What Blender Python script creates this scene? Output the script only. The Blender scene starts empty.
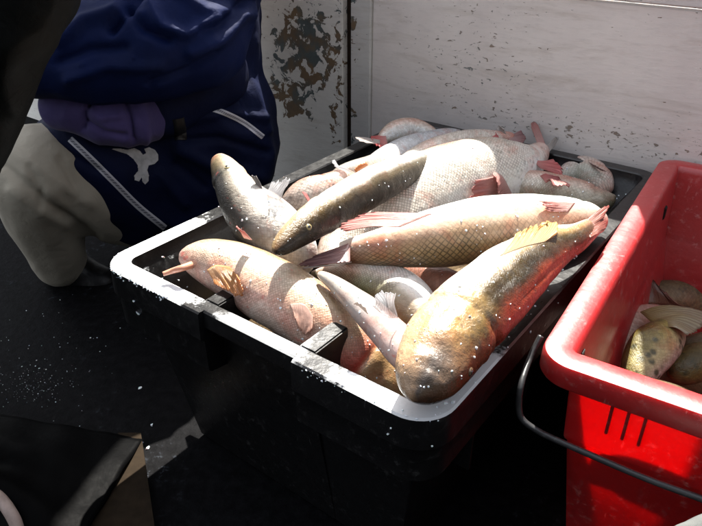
import bpy, bmesh, math, random
import numpy as np
from mathutils import Vector, Matrix, noise
from mathutils.bvhtree import BVHTree
random.seed(7)
R = math.radians
SC = bpy.context.scene
COL = SC.collection

# ------------------------------------------------------------------ camera, sky, sun, exposure
S = 0.46                    # metres per layout unit (camera height above the crate rim)
ZR = 0.34                   # height of the crate rim above the deck
PITCH = R(30.2)
F = 664.0
cam = bpy.data.cameras.new('camera'); cam_o = bpy.data.objects.new('camera', cam); COL.objects.link(cam_o)
cam.sensor_width = 36.0; cam.lens = 36.0 * F / 702.0
cam.clip_start = 0.02; cam.clip_end = 500
cam_o.location = (0, 0, ZR + S); cam_o.rotation_euler = (math.pi / 2 - PITCH, 0, 0)
SC.camera = cam_o

SUN_AZ, SUN_EL = R(79), R(57)      # direction towards the sun (math angle from +x) and its height
w = bpy.data.worlds.new('World'); SC.world = w; w.use_nodes = True
nt = w.node_tree; sky = nt.nodes.new('ShaderNodeTexSky'); sky.sky_type = 'NISHITA'; sky.sun_disc = False
sky.sun_elevation = SUN_EL; sky.sun_rotation = math.pi / 2 - SUN_AZ
sky.air_density = 1.0; sky.dust_density = 2.5
hs = nt.nodes.new('ShaderNodeHueSaturation'); hs.inputs['Saturation'].default_value = .3      # a pale, hazy sky
nt.links.new(sky.outputs[0], hs.inputs['Color']); nt.links.new(hs.outputs[0], nt.nodes['Background'].inputs[0]); nt.nodes['Background'].inputs[1].default_value = 0.12
sl = bpy.data.lights.new('sun', 'SUN'); sl.energy = 5.0; sl.angle = R(0.55); sl.color = (1, .95, .86)
so = bpy.data.objects.new('sun', sl); COL.objects.link(so)
sv = Vector((math.cos(SUN_AZ) * math.cos(SUN_EL), math.sin(SUN_AZ) * math.cos(SUN_EL), math.sin(SUN_EL)))
so.rotation_euler = sv.to_track_quat('Z', 'Y').to_euler()
SC.view_settings.view_transform = 'Standard'; SC.view_settings.look = 'None'
SC.view_settings.exposure = 1.85; SC.view_settings.gamma = 1.0

# ------------------------------------------------------------------ helpers: a point of the place from its direction and height
CAM = Vector((0, 0, ZR + S))
def ray(x, y):
    r = (x - 351) / F; u = (263 - y) / F
    return Vector((r, math.cos(PITCH) + u * math.sin(PITCH), -math.sin(PITCH) + u * math.cos(PITCH)))
def P(x, y, z=0.0):                 # z in layout units above the crate rim
    d = ray(x, y); t = (z - 1.0) / d.z
    return Vector((d.x * t * S, d.y * t * S, ZR + z * S))
def Q(x, y, Y):                     # Y = distance in layout units
    d = ray(x, y); t = Y / d.y
    return CAM + d * (t * S)
def depth(p): return (p - CAM).dot(Vector((0, math.cos(PITCH), -math.sin(PITCH))))

def tag(o, label=None, cat=None, group=None, kind=None):
    if label: o['label'] = label
    if cat: o['category'] = cat
    if group: o['group'] = group
    if kind: o['kind'] = kind
    return o
def link(name, me, mats, parent=None, smooth=True):
    o = bpy.data.objects.new(name, me); COL.objects.link(o)
    if not isinstance(mats, (list, tuple)): mats = [mats]
    for m in mats: me.materials.append(m)
    if smooth: me.polygons.foreach_set('use_smooth', [True] * len(me.polygons))
    if parent is not None:
        o.parent = parent; o.matrix_parent_inverse = Matrix.Translation(-parent.location) if parent.type == 'EMPTY' else Matrix.Identity(4)
    return o
def mesh(name, v, f, mats, parent=None, smooth=True):
    me = bpy.data.meshes.new(name); me.from_pydata([tuple(p) for p in v], [], f); me.update()
    return link(name, me, mats, parent, smooth)
def empty(name, loc):
    o = bpy.data.objects.new(name, None); o.location = loc; o.empty_display_size = .05; COL.objects.link(o); return o

# ------------------------------------------------------------------ material helpers
def mat(name):
    m = bpy.data.materials.new(name); m.use_nodes = True
    return m, m.node_tree, m.node_tree.nodes['Principled BSDF']
def N(nt, t, **k):
    n = nt.nodes.new('ShaderNode' + t)
    for a, b in k.items():
        if a.startswith('i_'): n.inputs[a[2:].replace('_', ' ')].default_value = b
        else: setattr(n, a, b)
    return n
def math_n(nt, op, a, b=None, clamp=False):
    n = nt.nodes.new('ShaderNodeMath'); n.operation = op; n.use_clamp = clamp
    for i, v in enumerate((a, b)):
        if v is None: continue
        if isinstance(v, (int, float)): n.inputs[i].default_value = v
        else: nt.links.new(v, n.inputs[i])
    return n.outputs[0]
def ramp(nt, src, stops):
    n = nt.nodes.new('ShaderNodeValToRGB'); e = n.color_ramp.elements
    while len(e) < len(stops): e.new(0.5)
    for el, (p, c) in zip(e, stops):
        el.position = p; el.color = (c, c, c, 1) if isinstance(c, (int, float)) else (*c, 1)
    nt.links.new(src, n.inputs[0]); return n.outputs[0]
def mixc(nt, fac, a, b, mode='MIX'):
    n = nt.nodes.new('ShaderNodeMix'); n.data_type = 'RGBA'; n.blend_type = mode
    for sock, v in ((n.inputs[0], fac), (n.inputs[6], a), (n.inputs[7], b)):
        if isinstance(v, (int, float)): sock.default_value = v
        elif isinstance(v, tuple): sock.default_value = (*v, 1)
        else: nt.links.new(v, sock)
    return n.outputs[2]
def noise_n(nt, vec, scale, detail=4, rough=.55, dist=0.0):
    n = nt.nodes.new('ShaderNodeTexNoise'); n.inputs['Scale'].default_value = scale; n.inputs['Detail'].default_value = detail
    n.inputs['Roughness'].default_value = rough; n.inputs['Distortion'].default_value = dist
    if vec is not None: nt.links.new(vec, n.inputs['Vector'])
    return n.outputs[0]
def bump(nt, h, strength, dist, prev=None):
    n = nt.nodes.new('ShaderNodeBump'); n.inputs['Strength'].default_value = strength; n.inputs['Distance'].default_value = dist
    nt.links.new(h, n.inputs['Height'])
    if prev is not None: nt.links.new(prev, n.inputs['Normal'])
    return n.outputs[0]
def objco(nt): return nt.nodes.new('ShaderNodeTexCoord').outputs['Object']

def plastic(name, col, rough=.35, wear=.3, scuff=(.25, .25, .25), sss=0.0, spec=.5, frost_glare=None, bumpd=.0015, scale=1.0):
    m, t, b = mat(name); co = objco(t)
    n1 = noise_n(t, co, 9 * scale, 5, .6); n2 = noise_n(t, co, 70 * scale, 6, .7)
    mp = N(t, 'Mapping'); mp.inputs['Scale'].default_value = (1, 1, .18); t.links.new(co, mp.inputs[0])
    n3 = noise_n(t, mp.outputs[0], 160 * scale, 3, .7)
    c = mixc(t, math_n(t, 'MULTIPLY', ramp(t, n1, [(.35, 0), (.75, 1)]), .45), col, tuple(x * .62 for x in col))
    sm = math_n(t, 'MULTIPLY', ramp(t, n2, [(.56, 0), (.68, 1)]), ramp(t, n1, [(.42, 0), (.6, 1)]))
    sm = math_n(t, 'MULTIPLY', math_n(t, 'ADD', sm, ramp(t, n3, [(.66, 0), (.72, .6)])), wear, True)
    c = mixc(t, sm, c, scuff)
    for fx, fr, amt in (frost_glare or ()):       # places (world), their reach and how strong the rime and painted glare are
        g = N(t, 'NewGeometry'); d = N(t, 'VectorMath', operation='DISTANCE'); t.links.new(g.outputs['Position'], d.inputs[0]); d.inputs[1].default_value = fx
        fm = math_n(t, 'SUBTRACT', 1.0, math_n(t, 'DIVIDE', d.outputs['Value'], fr), True)
        sx = N(t, 'SeparateXYZ'); t.links.new(g.outputs['Normal'], sx.inputs[0])
        up = ramp(t, sx.outputs[2], [(.35, 0), (.8, 1)])
        fn = noise_n(t, co, 55, 6, .7)
        fm = math_n(t, 'MULTIPLY', math_n(t, 'MULTIPLY', fm, 1.6), up)
        fm = ramp(t, math_n(t, 'ADD', fm, math_n(t, 'SUBTRACT', fn, .8)), [(.12, 0), (.3, amt)])
        c = mixc(t, fm, c, (.78, .8, .82))
    t.links.new(c, b.inputs['Base Color'])
    r = math_n(t, 'ADD', math_n(t, 'MULTIPLY', n2, .35), rough - .17, True); t.links.new(r, b.inputs['Roughness'])
    b.inputs['Specular IOR Level'].default_value = spec
    t.links.new(bump(t, noise_n(t, co, 120 * scale, 5, .6), .35, bumpd, bump(t, noise_n(t, co, 14 * scale, 2), .35, bumpd * 4)), b.inputs['Normal'])
    if sss:
        b.inputs['Subsurface Weight'].default_value = sss; b.inputs['Subsurface Radius'].default_value = (1, .12, .06); b.inputs['Subsurface Scale'].default_value = .022
    return m

def fish_mat(name, net=.0, size=.011, rough=.28, speck=.0, speckcol=(.05, .04, .03), red=.0, gloss=.6, slime=.5, netcol=(.05, .04, .025), fine=.5, sss=.12, blush=.85):
    m, t, b = mat(name)
    col = N(t, 'Attribute', attribute_name='Col').outputs['Color']
    uvn = N(t, 'UVMap', uv_map='UV').outputs[0]; co = objco(t)
    # netting of scales, a slightly wandering diamond lattice
    wob = N(t, 'TexNoise'); wob.inputs['Scale'].default_value = 38; t.links.new(co, wob.inputs['Vector'])
    vs = N(t, 'VectorMath', operation='SCALE'); t.links.new(wob.outputs['Color'], vs.inputs[0]); vs.inputs['Scale'].default_value = size * .9
    va = N(t, 'VectorMath', operation='ADD'); t.links.new(uvn, va.inputs[0]); t.links.new(vs.outputs[0], va.inputs[1])
    sp = N(t, 'SeparateXYZ'); t.links.new(va.outputs[0], sp.inputs[0])
    a = math_n(t, 'MULTIPLY', math_n(t, 'ADD', sp.outputs[0], math_n(t, 'MULTIPLY', sp.outputs[1], .8)), 1 / size)
    c = math_n(t, 'MULTIPLY', math_n(t, 'SUBTRACT', sp.outputs[0], math_n(t, 'MULTIPLY', sp.outputs[1], .8)), 1 / size)
    fa = math_n(t, 'PINGPONG', a, .5); fc = math_n(t, 'PINGPONG', c, .5)
    mn = math_n(t, 'MINIMUM', fa, fc)
    line = ramp(t, mn, [(.03, 1), (.19, 0)])
    netm = N(t, 'Attribute', attribute_name='net').outputs['Fac']
    lm = math_n(t, 'MULTIPLY', math_n(t, 'MULTIPLY', line, netm), ramp(t, noise_n(t, co, 26, 3), [(.3, .35), (.6, 1)]))
    v1 = noise_n(t, co, 30, 6, .65); v2 = noise_n(t, co, 150, 5, .65)
    base = mixc(t, ramp(t, v1, [(.3, 0), (.72, .42)]), col, mixc(t, 1.0, col, (.72, .66, .6), 'MULTIPLY'))
    base = mixc(t, ramp(t, v2, [(.5, 0), (.75, .35)]), base, mixc(t, 1.0, base, (.6, .55, .5), 'MULTIPLY'))
    base = mixc(t, math_n(t, 'MULTIPLY', lm, net, True), base, mixc(t, .85, base, netcol))
    fl = N(t, 'CombineXYZ'); t.links.new(math_n(t, 'FLOOR', a), fl.inputs[0]); t.links.new(math_n(t, 'FLOOR', c), fl.inputs[1])
    wn = N(t, 'TexWhiteNoise'); t.links.new(fl.outputs[0], wn.inputs[0]); wnv = math_n(t, 'MULTIPLY', wn.outputs['Value'], netm)
    base = mixc(t, math_n(t, 'MULTIPLY', wnv, .55 if net else 0.0), base, mixc(t, 1.0, base, (.52, .46, .40), 'MULTIPLY'))
    bl = ramp(t, noise_n(t, co, 17, 5, .65, .5), [(.50, 0), (.70, blush)])
    base = mixc(t, bl, base, mixc(t, 1.0, base, (.94, .50, .42), 'MULTIPLY'))
    sm_ = ramp(t, noise_n(t, co, 34, 6, .75, 1.2), [(.60, 0), (.68, .55)])
    base = mixc(t, sm_, base, mixc(t, 1.0, base, (.48, .42, .36), 'MULTIPLY'))
    if speck:
        vo = N(t, 'TexVoronoi'); vo.inputs['Scale'].default_value = 120; t.links.new(co, vo.inputs['Vector'])
        s1 = math_n(t, 'MULTIPLY', ramp(t, vo.outputs['Distance'], [(.22, 1), (.48, 0)]), ramp(t, noise_n(t, co, 42, 4), [(.42, 0), (.56, 1)]))
        base = mixc(t, math_n(t, 'MULTIPLY', s1, speck), base, speckcol)
    if red:
        s2 = math_n(t, 'MULTIPLY', ramp(t, noise_n(t, co, 75, 2, .5), [(.66, 0), (.74, 1)]), red)
        base = mixc(t, s2, base, (.5, .05, .03))
    t.links.new(base, b.inputs['Base Color'])
    rr = ramp(t, noise_n(t, co, 60, 4), [(.3, max(.05, rough - .12)), (.7, min(1, rough + .2))]); rr = math_n(t, 'ADD', rr, math_n(t, 'MULTIPLY', wnv, .25)); t.links.new(rr, b.inputs['Roughness'])
    b.inputs['Specular IOR Level'].default_value = gloss
    b.inputs['Coat Weight'].default_value = slime * .55; b.inputs['Coat Roughness'].default_value = .16
    h = math_n(t, 'MULTIPLY', math_n(t, 'SUBTRACT', 1.0, line), netm)
    n1 = bump(t, h, .25 if net > 0 else 0.0, .0006)
    n2 = bump(t, noise_n(t, co, 240, 5, .7), fine, .0010, n1)
    n3 = bump(t, noise_n(t, co, 45, 4, .6), fine * .8, .005, n2)
    t.links.new(n3, b.inputs['Normal']); t.links.new(n2, b.inputs['Coat Normal'])
    if sss:
        b.inputs['Subsurface Weight'].default_value = sss; b.inputs['Subsurface Radius'].default_value = (1, .5, .35); b.inputs['Subsurface Scale'].default_value = .004
    return m

def fin_mat(name, c0, c1, trans=.35, alpha=1.0, ribs=26):
    m, t, b = mat(name)
    uv = N(t, 'UVMap', uv_map='UV').outputs[0]; sp = N(t, 'SeparateXYZ'); t.links.new(uv, sp.inputs[0]); co = objco(t)
    k = math_n(t, 'PINGPONG', math_n(t, 'MULTIPLY', math_n(t, 'ADD', sp.outputs[0], math_n(t, 'MULTIPLY', noise_n(t, co, 30, 2), .03)), ribs), .5)
    ln = ramp(t, k, [(.08, 1), (.3, 0)])
    c = mixc(t, ramp(t, math_n(t, 'ADD', sp.outputs[1], math_n(t, 'MULTIPLY', math_n(t, 'SUBTRACT', noise_n(t, co, 45, 4), .5), .7)), [(.1, 0), (.9, 1)]), c0, c1)
    c = mixc(t, math_n(t, 'MULTIPLY', ln, .5), c, mixc(t, 1.0, c, (.5, .38, .36), 'MULTIPLY'))
    t.links.new(c, b.inputs['Base Color']); b.inputs['Roughness'].default_value = .3
    b.inputs['Coat Weight'].default_value = .5; b.inputs['Coat Roughness'].default_value = .12
    nrm = bump(t, noise_n(t, co, 160, 4), .4, .001, bump(t, ln, .6, .0012)); t.links.new(nrm, b.inputs['Normal'])
    tr = N(t, 'BsdfTranslucent'); t.links.new(c, tr.inputs[0]); mx = N(t, 'MixShader'); mx.inputs[0].default_value = trans
    t.links.new(b.outputs[0], mx.inputs[1]); t.links.new(tr.outputs[0], mx.inputs[2]); out = t.nodes['Material Output']
    last = mx.outputs[0]
    if alpha < 1:
        tp = N(t, 'BsdfTransparent'); m2 = N(t, 'MixShader')
        t.links.new(math_n(t, 'ADD', math_n(t, 'MULTIPLY', ln, .35), alpha, True), m2.inputs[0]); t.links.new(tp.outputs[0], m2.inputs[1]); t.links.new(last, m2.inputs[2]); last = m2.outputs[0]
    t.links.new(last, out.inputs[0]); return m

def cloth(name, col, rough=.75, sheen=.2, col2=None, wscale=900, big=8):
    m, t, b = mat(name); co = objco(t)
    n = noise_n(t, co, big, 4); c2 = col2 or tuple(x * .6 for x in col)
    t.links.new(mixc(t, ramp(t, n, [(.35, 0), (.7, 1)]), col, c2), b.inputs['Base Color'])
    b.inputs['Roughness'].default_value = rough; b.inputs['Specular IOR Level'].default_value = .3
    b.inputs['Sheen Weight'].default_value = sheen
    wv = N(t, 'TexWave'); wv.inputs['Scale'].default_value = wscale; wv.inputs['Distortion'].default_value = 1.5; t.links.new(co, wv.inputs['Vector'])
    t.links.new(bump(t, wv.outputs[1], .15, .0006, bump(t, noise_n(t, co, 40, 4, .55, .6), .35, .006)), b.inputs['Normal'])
    return m
def simple(name, col, rough=.5, spec=.5, coat=0):
    m, t, b = mat(name); co = objco(t)
    t.links.new(mixc(t, ramp(t, noise_n(t, co, 60, 4), [(.35, 0), (.7, 1)]), col, tuple(x * .6 for x in col)), b.inputs['Base Color'])
    b.inputs['Roughness'].default_value = rough; b.inputs['Specular IOR Level'].default_value = spec; b.inputs['Coat Weight'].default_value = coat
    t.links.new(bump(t, noise_n(t, co, 200, 3), .2, .001), b.inputs['Normal'])
    return m

# ------------------------------------------------------------------ the wall (its plane) and the unseen boards added above it to shape the sun patch
D = Vector((math.cos(R(-36.7)), math.sin(R(-36.7)), 0))         # along the wall, towards the right
NW = Vector((-D.y, D.x, 0)); NW = NW if NW.y > 0 else -NW       # pointing away from the camera
W0 = Vector((.235 * S, 3.225 * S, 0))                           # a point of the wall's foot
def on_wall(x, y):
    d = ray(x, y); t = (W0 - CAM).dot(NW) / d.dot(NW); p = CAM + d * t
    return (p - W0).dot(D), p.z
def wall_pt(a, z, out=0.0): return Vector((W0.x, W0.y, 0)) + D * a - NW * out + Vector((0, 0, z))
def sun_on_wall(px, py, pz=0.0):                                # where the sunbeam that reaches this rim point passes the wall
    p = Vector((px * S, py * S, ZR + pz * S)); t = (W0 - p).dot(NW) / sv.dot(NW); q = p + sv * t
    return (q - W0).dot(D), q.z

paint_mask_c = on_wall(300, 60)
def wall_paint(name, base, peel_at=None, flake=34, amount=1.0):
    m, t, b = mat(name); co = objco(t)
    big = noise_n(t, co, 3.2, 5, .6); mid = noise_n(t, co, 22, 6, .65)
    c = mixc(t, ramp(t, big, [(.3, 0), (.7, 1)]), base, tuple(x * k for x, k in zip(base, (.80, .78, .79))))
    mp = N(t, 'Mapping'); mp.inputs['Scale'].default_value = (1, 1, 5.5); t.links.new(co, mp.inputs[0])
    gr = noise_n(t, mp.outputs[0], 26, 7, .7)                   # wood grain showing through the paint
    c = mixc(t, ramp(t, gr, [(.5, 0), (.8, .45)]), c, tuple(x * .6 for x in base))
    st = noise_n(t, mp.outputs[0], 5, 5, .7, .6)
    c = mixc(t, ramp(t, st, [(.52, 0), (.75, .38)]), c, (.34, .27, .20))
    mp2 = N(t, 'Mapping'); mp2.inputs['Scale'].default_value = (.8, 1, 3.2); mp2.inputs['Rotation'].default_value = (0, .25, 0); t.links.new(co, mp2.inputs[0])
    sc1 = ramp(t, math_n(t, 'MULTIPLY', ramp(t, noise_n(t, mp2.outputs[0], 95, 4, .6), [(.60, 0), (.72, 1)]), ramp(t, noise_n(t, co, 9, 3), [(.46, 0), (.58, 1)])), [(.3, 0), (.6, 1)])
    chip = sc1
    if peel_at:
        sx = N(t, 'SeparateXYZ'); t.links.new(co, sx.inputs[0])
        masks = None
        for (cx, cz), rx, rz, k in peel_at:
            dx = math_n(t, 'DIVIDE', math_n(t, 'SUBTRACT', sx.outputs[0], cx), rx); dz = math_n(t, 'DIVIDE', math_n(t, 'SUBTRACT', sx.outputs[2], cz), rz)
            d2 = math_n(t, 'ADD', math_n(t, 'MULTIPLY', dx, dx), math_n(t, 'MULTIPLY', dz, dz))
            g = math_n(t, 'MULTIPLY', math_n(t, 'SUBTRACT', 1.0, d2, True), k)
            masks = g if masks is None else math_n(t, 'MAXIMUM', masks, g)
        pv = N(t, 'Mapping'); pv.inputs['Scale'].default_value = (1, 1, 1 if flake < 50 else 2.2); t.links.new(co, pv.inputs[0])
        pe = noise_n(t, pv.outputs[0], flake, 6, .62, .5)
        pl = ramp(t, math_n(t, 'ADD', pe, math_n(t, 'MULTIPLY', masks, .29)), [(.715, 0), (.73, 1)])
        chip = math_n(t, 'MAXIMUM', pl, sc1)
    under = mixc(t, ramp(t, noise_n(t, co, 10, 3), [(.44, 0), (.52, 1)]), (.10, .125, .125), (.19, .125, .07))
    under = mixc(t, ramp(t, mid, [(.4, 0), (.7, .6)]), under, (.06, .06, .055))
    c = mixc(t, math_n(t, 'MULTIPLY', chip, amount), c, under)
    t.links.new(c, b.inputs['Base Color']); b.inputs['Roughness'].default_value = .62; b.inputs['Specular IOR Level'].default_value = .3
    h = math_n(t, 'SUBTRACT', 1.0, chip)
    t.links.new(bump(t, gr, .35, .002, bump(t, h, .8, .0015, bump(t, mid, .25, .002))), b.inputs['Normal'])
    return m
def wall_box(name, a0, a1, z0, z1, out, th, m, parent, local=True, bev=.002):
    bm = bmesh.new(); bmesh.ops.create_cube(bm, size=1)
    bmesh.ops.scale(bm, vec=(a1 - a0, th, z1 - z0), verts=bm.verts)
    bmesh.ops.translate(bm, vec=((a0 + a1) / 2, th / 2 - out, (z0 + z1) / 2), verts=bm.verts)
    bmesh.ops.bevel(bm, geom=bm.edges[:], offset=bev, segments=2, affect='EDGES')
    me = bpy.data.meshes.new(name); bm.to_mesh(me); bm.free(); me.materials.append(m)
    o = bpy.data.objects.new(name, me); COL.objects.link(o); o.parent = parent; return o
wall = empty('cabin_wall', W0); wall.rotation_euler = (0, 0, R(-36.7))
tag(wall, 'weathered off-white painted wooden wall behind the crates, paint peeling beside its upright batten', 'wall')
aj, _ = on_wall(344, 60); ab, _ = on_wall(351.5, 60); ac, _ = on_wall(371.5, 60)
s1 = on_wall(700, 13); s2 = on_wall(630, 2)
zs = (s1[1] + s2[1]) / 2
al, zl = on_wall(305, 50); al2, zl2 = on_wall(290, 95); al3, zl3 = on_wall(335, 60); al4, zl4 = on_wall(285, 15)
ar, zr_ = on_wall(470, 60); ar2, zr2 = on_wall(560, 130)
m_wl = wall_paint('peeling_white_paint', (.80, .78, .72), [((al, zl), .17, .16, 1.0), ((al2, zl2), .12, .09, 1.0), ((al4, zl4), .12, .1, .6), ((al3, zl3), .04, .3, .8)])
m_wr = wall_paint('worn_white_paint', (.78, .73, .69), [((ar, zr_), .24, .17, .36), ((ar2, zr2), .5, .05, .44)], flake=62, amount=.8)
m_wb = wall_paint('chipped_batten_paint', (.62, .61, .58), [((ab, zl), .03, .5, .6)])
m_dark = simple('dark_wood_gap', (.035, .022, .015), .8, .2)
m_sill = wall_paint('sill_paint', (.66, .62, .60), None)
aw_r, _ = sun_on_wall(.78, 1.13); _, zw = sun_on_wall(.62, 2.22); _, z_blocker = sun_on_wall(.15, .87); aw_l, _ = sun_on_wall(-.80, 1.72)
ZT = z_blocker
wall_box('painted_panel', -2.6, aj - .004, 0, min(zs + .25, zw), 0, .02, m_wl, wall)
wall_box('backing_strip', aj - .05, ab + .05, 0, min(zs + .25, zw), -.021, .02, m_dark, wall)
wall_box('corner_batten', ab, ac - .0015, 0, min(zs + .25, zw), .004, .024, m_wb, wall)
wall_box('painted_panel', ac + .0015, 2.6, 0, zs, 0, .02, m_wr, wall)
wall_box('ledge_board', ac + .004, 2.6, zs + .004, zw, .006, .026, m_sill, wall)
wall_box('sun_side_blocker', aw_r, 2.6, zw + .003, ZT, 0, .02, m_sill, wall)  # unseen board added to end the sun patch on the right
wall_box('sun_top_blocker', -2.6, 2.6, ZT + .003, ZT + 1.3, 0, .02, m_sill, wall)  # unseen board added to keep sun off the deck in front
wall_box('sun_side_blocker', -2.6, aw_l, zw + .003, ZT, 0, .02, m_sill, wall)  # unseen board added to end the sun patch on the left

# unseen dark panel behind the camera, added to cut the ambient light
m_blocker = simple('dark_blocker_paint', (.02, .022, .024), .7, .2)
def plain_box(name, x0, x1, y0, y1, z0, z1, m):
    v = [(x, y, z) for z in (z0, z1) for y in (y0, y1) for x in (x0, x1)]
    return mesh(name, v, [(0, 2, 3, 1), (4, 5, 7, 6), (0, 1, 5, 4), (2, 6, 7, 3), (0, 4, 6, 2), (1, 3, 7, 5)], m, None, False)
tag(plain_box('rear_light_blocker', -2.2, 2.4, -1.04, -1.0, 0, 1.7, m_blocker), 'unseen dark panel behind the camera, added to cut ambient light', 'wall')

# ------------------------------------------------------------------ deck
def grid_sheet(name, x0, x1, y0, y1, z, nx, ny, m, hfun=None):
    v = []; f = []
    for j in range(ny + 1):
        for i in range(nx + 1):
            x = x0 + (x1 - x0) * i / nx; y = y0 + (y1 - y0) * j / ny
            v.append((x, y, z + (hfun(x, y) if hfun else 0)))
    for j in range(ny):
        for i in range(nx):
            a = j * (nx + 1) + i; f.append((a, a + 1, a + nx + 2, a + nx + 1))
    return mesh(name, v, f, m)
def deck_mat():
    m, t, b = mat('black_wet_rubber'); co = objco(t)
    n1 = noise_n(t, co, 5, 6, .65); n2 = noise_n(t, co, 60, 6, .7)
    c = mixc(t, ramp(t, n2, [(.4, 0), (.8, 1)]), (.003, .003, .0035), (.009, .009, .010))
    fr = math_n(t, 'MULTIPLY', ramp(t, n1, [(.55, 0), (.72, 1)]), ramp(t, n2, [(.56, 0), (.7, 1)]))
    c = mixc(t, math_n(t, 'MULTIPLY', fr, .5), c, (.2, .24, .3))
    t.links.new(c, b.inputs['Base Color']); b.inputs['Roughness'].default_value = .6; b.inputs['Specular IOR Level'].default_value = .03
    t.links.new(bump(t, n2, .5, .004), b.inputs['Normal']); return m
m_deck = deck_mat()
deck = grid_sheet('floor', -6, 6, -4, 8, 0, 60, 60, m_deck); tag(deck, kind='structure')

# ------------------------------------------------------------------ rounded-rectangle sweeps (crate and tub)
def rr_path(Wd, Dp, r, seg=9, straight=14, marks_front=()):
    """stations (pos2d, out2d, side, s) round a rounded rectangle with corner at origin .. (Wd, Dp); front is y=0, x running 0..Wd"""
    st = []
    def line(a, b, nrm, side, extra=()):
        L = math.hypot(b[0] - a[0], b[1] - a[1]); ss = [L * i / straight for i in range(straight + 1)]
        for e in extra: ss += [e - .0004, e + .0004]
        for s in sorted(ss):
            st.append(((a[0] + (b[0] - a[0]) * s / L, a[1] + (b[1] - a[1]) * s / L), nrm, side, s))
    def arc(c, a0, side):
        for i in range(1, seg):
            a = a0 + (math.pi / 2) * i / seg
            st.append(((c[0] + r * math.cos(a), c[1] + r * math.sin(a)), (math.cos(a), math.sin(a)), side, 0))
    line((r, 0), (Wd - r, 0), (0, -1), 'front', [e - r for e in marks_front]); arc((Wd - r, r), -math.pi / 2, 'c')
    line((Wd, r), (Wd, Dp - r), (1, 0), 'right'); arc((Wd - r, Dp - r), 0, 'c')
    line((Wd - r, Dp), (r, Dp), (0, 1), 'back'); arc((r, Dp - r), math.pi / 2, 'c')
    line((0, Dp - r), (0, r), (-1, 0), 'left'); arc((r, r), math.pi, 'c')
    return st
def sweep(name, st, prof, M, m, parent, smooth=True, close_floor=True, size=None):
    """prof(side, x) -> list of (outward offset, z)"""
    v = []; n = len(st); k = None
    for (p, nr, side, s) in st:
        pr = prof(side, p[0], p[1]); k = len(pr)
        for (o, z) in pr:
            x = p[0] + nr[0] * o; y = p[1] + nr[1] * o
            if size and o < 0: x = min(max(x, -o), size[0] + o); y = min(max(y, -o), size[1] + o)
            v.append(M @ Vector((x, y, z)))
    f = []
    for i in range(n):
        j = (i + 1) % n
        for q in range(k - 1): f.append((i * k + q, j * k + q, j * k + q + 1, i * k + q + 1))
    if close_floor:
        f.append([i * k + k - 1 for i in range(n)]); f.append([i * k for i in range(n)][::-1])
    o = mesh(name, v, f, m, parent, smooth)
    try: o.data.set_sharp_from_angle(angle=R(38))
    except Exception: pass
    return o
def frame_matrix(origin, xdir, z):
    xd = Vector((xdir[0], xdir[1], 0)).normalized(); yd = Vector((-xd.y, xd.x, 0))
    return Matrix(((xd.x, yd.x, 0, origin[0]), (xd.y, yd.y, 0, origin[1]), (0, 0, 1, z), (0, 0, 0, 1)))

# ------------------------------------------------------------------ black fish crate
Lc = P(96, 262); Fc = P(434, 434)
CW, CD = 1.175 * S, 1.745 * S
MC = frame_matrix(Lc, (Fc - Lc), ZR)
def crate_local(px, py): return MC.inverted() @ P(px, py)
k1 = crate_local(199, 313).x; k2 = crate_local(294, 358).x
LW = .030
m_crate = plastic('black_crate_plastic', (.006, .006, .0065), .32, .25, (.10, .10, .10), frost_glare=[(tuple(P(120, 262)), .22, 1.0), (tuple(P(455, 428)), .20, .75), (tuple(P(250, 340)), .10, .45)])  # rime at the left corner; the other two paint glare on the rim
crate = empty('fish_crate', MC @ Vector((CW / 2, CD / 2, -ZR)))
tag(crate, 'large black plastic crate heaped with pale fish, ice crusted on its near left corner', 'crate')
def crate_prof(side, x, y):
    mid = side == 'front' and k1 < x < k2
    inner = [(-.078, -.285), (-.056, -.05), (-LW - .004, -.022), (-LW, -.012), (-LW + .0015, -.002), (-LW + .004, 0.0)]
    if mid:
        out = [(-.010, 0), (-.0075, -.002), (-.007, -.006), (-.007, -.024), (-.010, -.026), (-.022, -.026), (-.034, -.03), (-.036, -.10)]
    else:
        out = [(-.003, 0), (-.0006, -.002), (0, -.006), (.001, -.040), (-.004, -.044), (-.005, -.046), (-.006, -.092), (-.010, -.096)]
    return inner + out + [(-.040, -.097 if not mid else -.12), (-.075, -.335)]
crate_body = sweep('body', rr_path(CW, CD, .045, marks_front=(k1, k2)), crate_prof, MC, m_crate, crate, size=(CW, CD))
def crate_box(name, x0, x1, y0, y1, z0, z1, bev=.002, m=None):
    bm = bmesh.new(); bmesh.ops.create_cube(bm, size=1)
    bmesh.ops.scale(bm, vec=(x1 - x0, y1 - y0, z1 - z0), verts=bm.verts)
    bmesh.ops.translate(bm, vec=((x0 + x1) / 2, (y0 + y1) / 2, (z0 + z1) / 2), verts=bm.verts)
    bmesh.ops.bevel(bm, geom=bm.edges[:], offset=bev, segments=2, affect='EDGES')
    bmesh.ops.transform(bm, matrix=MC, verts=bm.verts)
    me = bpy.data.meshes.new(name); bm.to_mesh(me); bm.free()
    o = link(name, me, m or m_crate, crate, False); return o
crate_box('inner_tab', k1 - .016, k1 + .008, LW - .004, .082, -.050, .0015)
crate_box('inner_tab', k2 - .010, k2 + .014, LW - .004, .088, -.060, .0015)
for yy in (.12, .28, .46, .62): crate_box('rib', CW - .04, CW - .010, yy - .002, yy + .002, -.16, -.0985, .0008)

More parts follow.
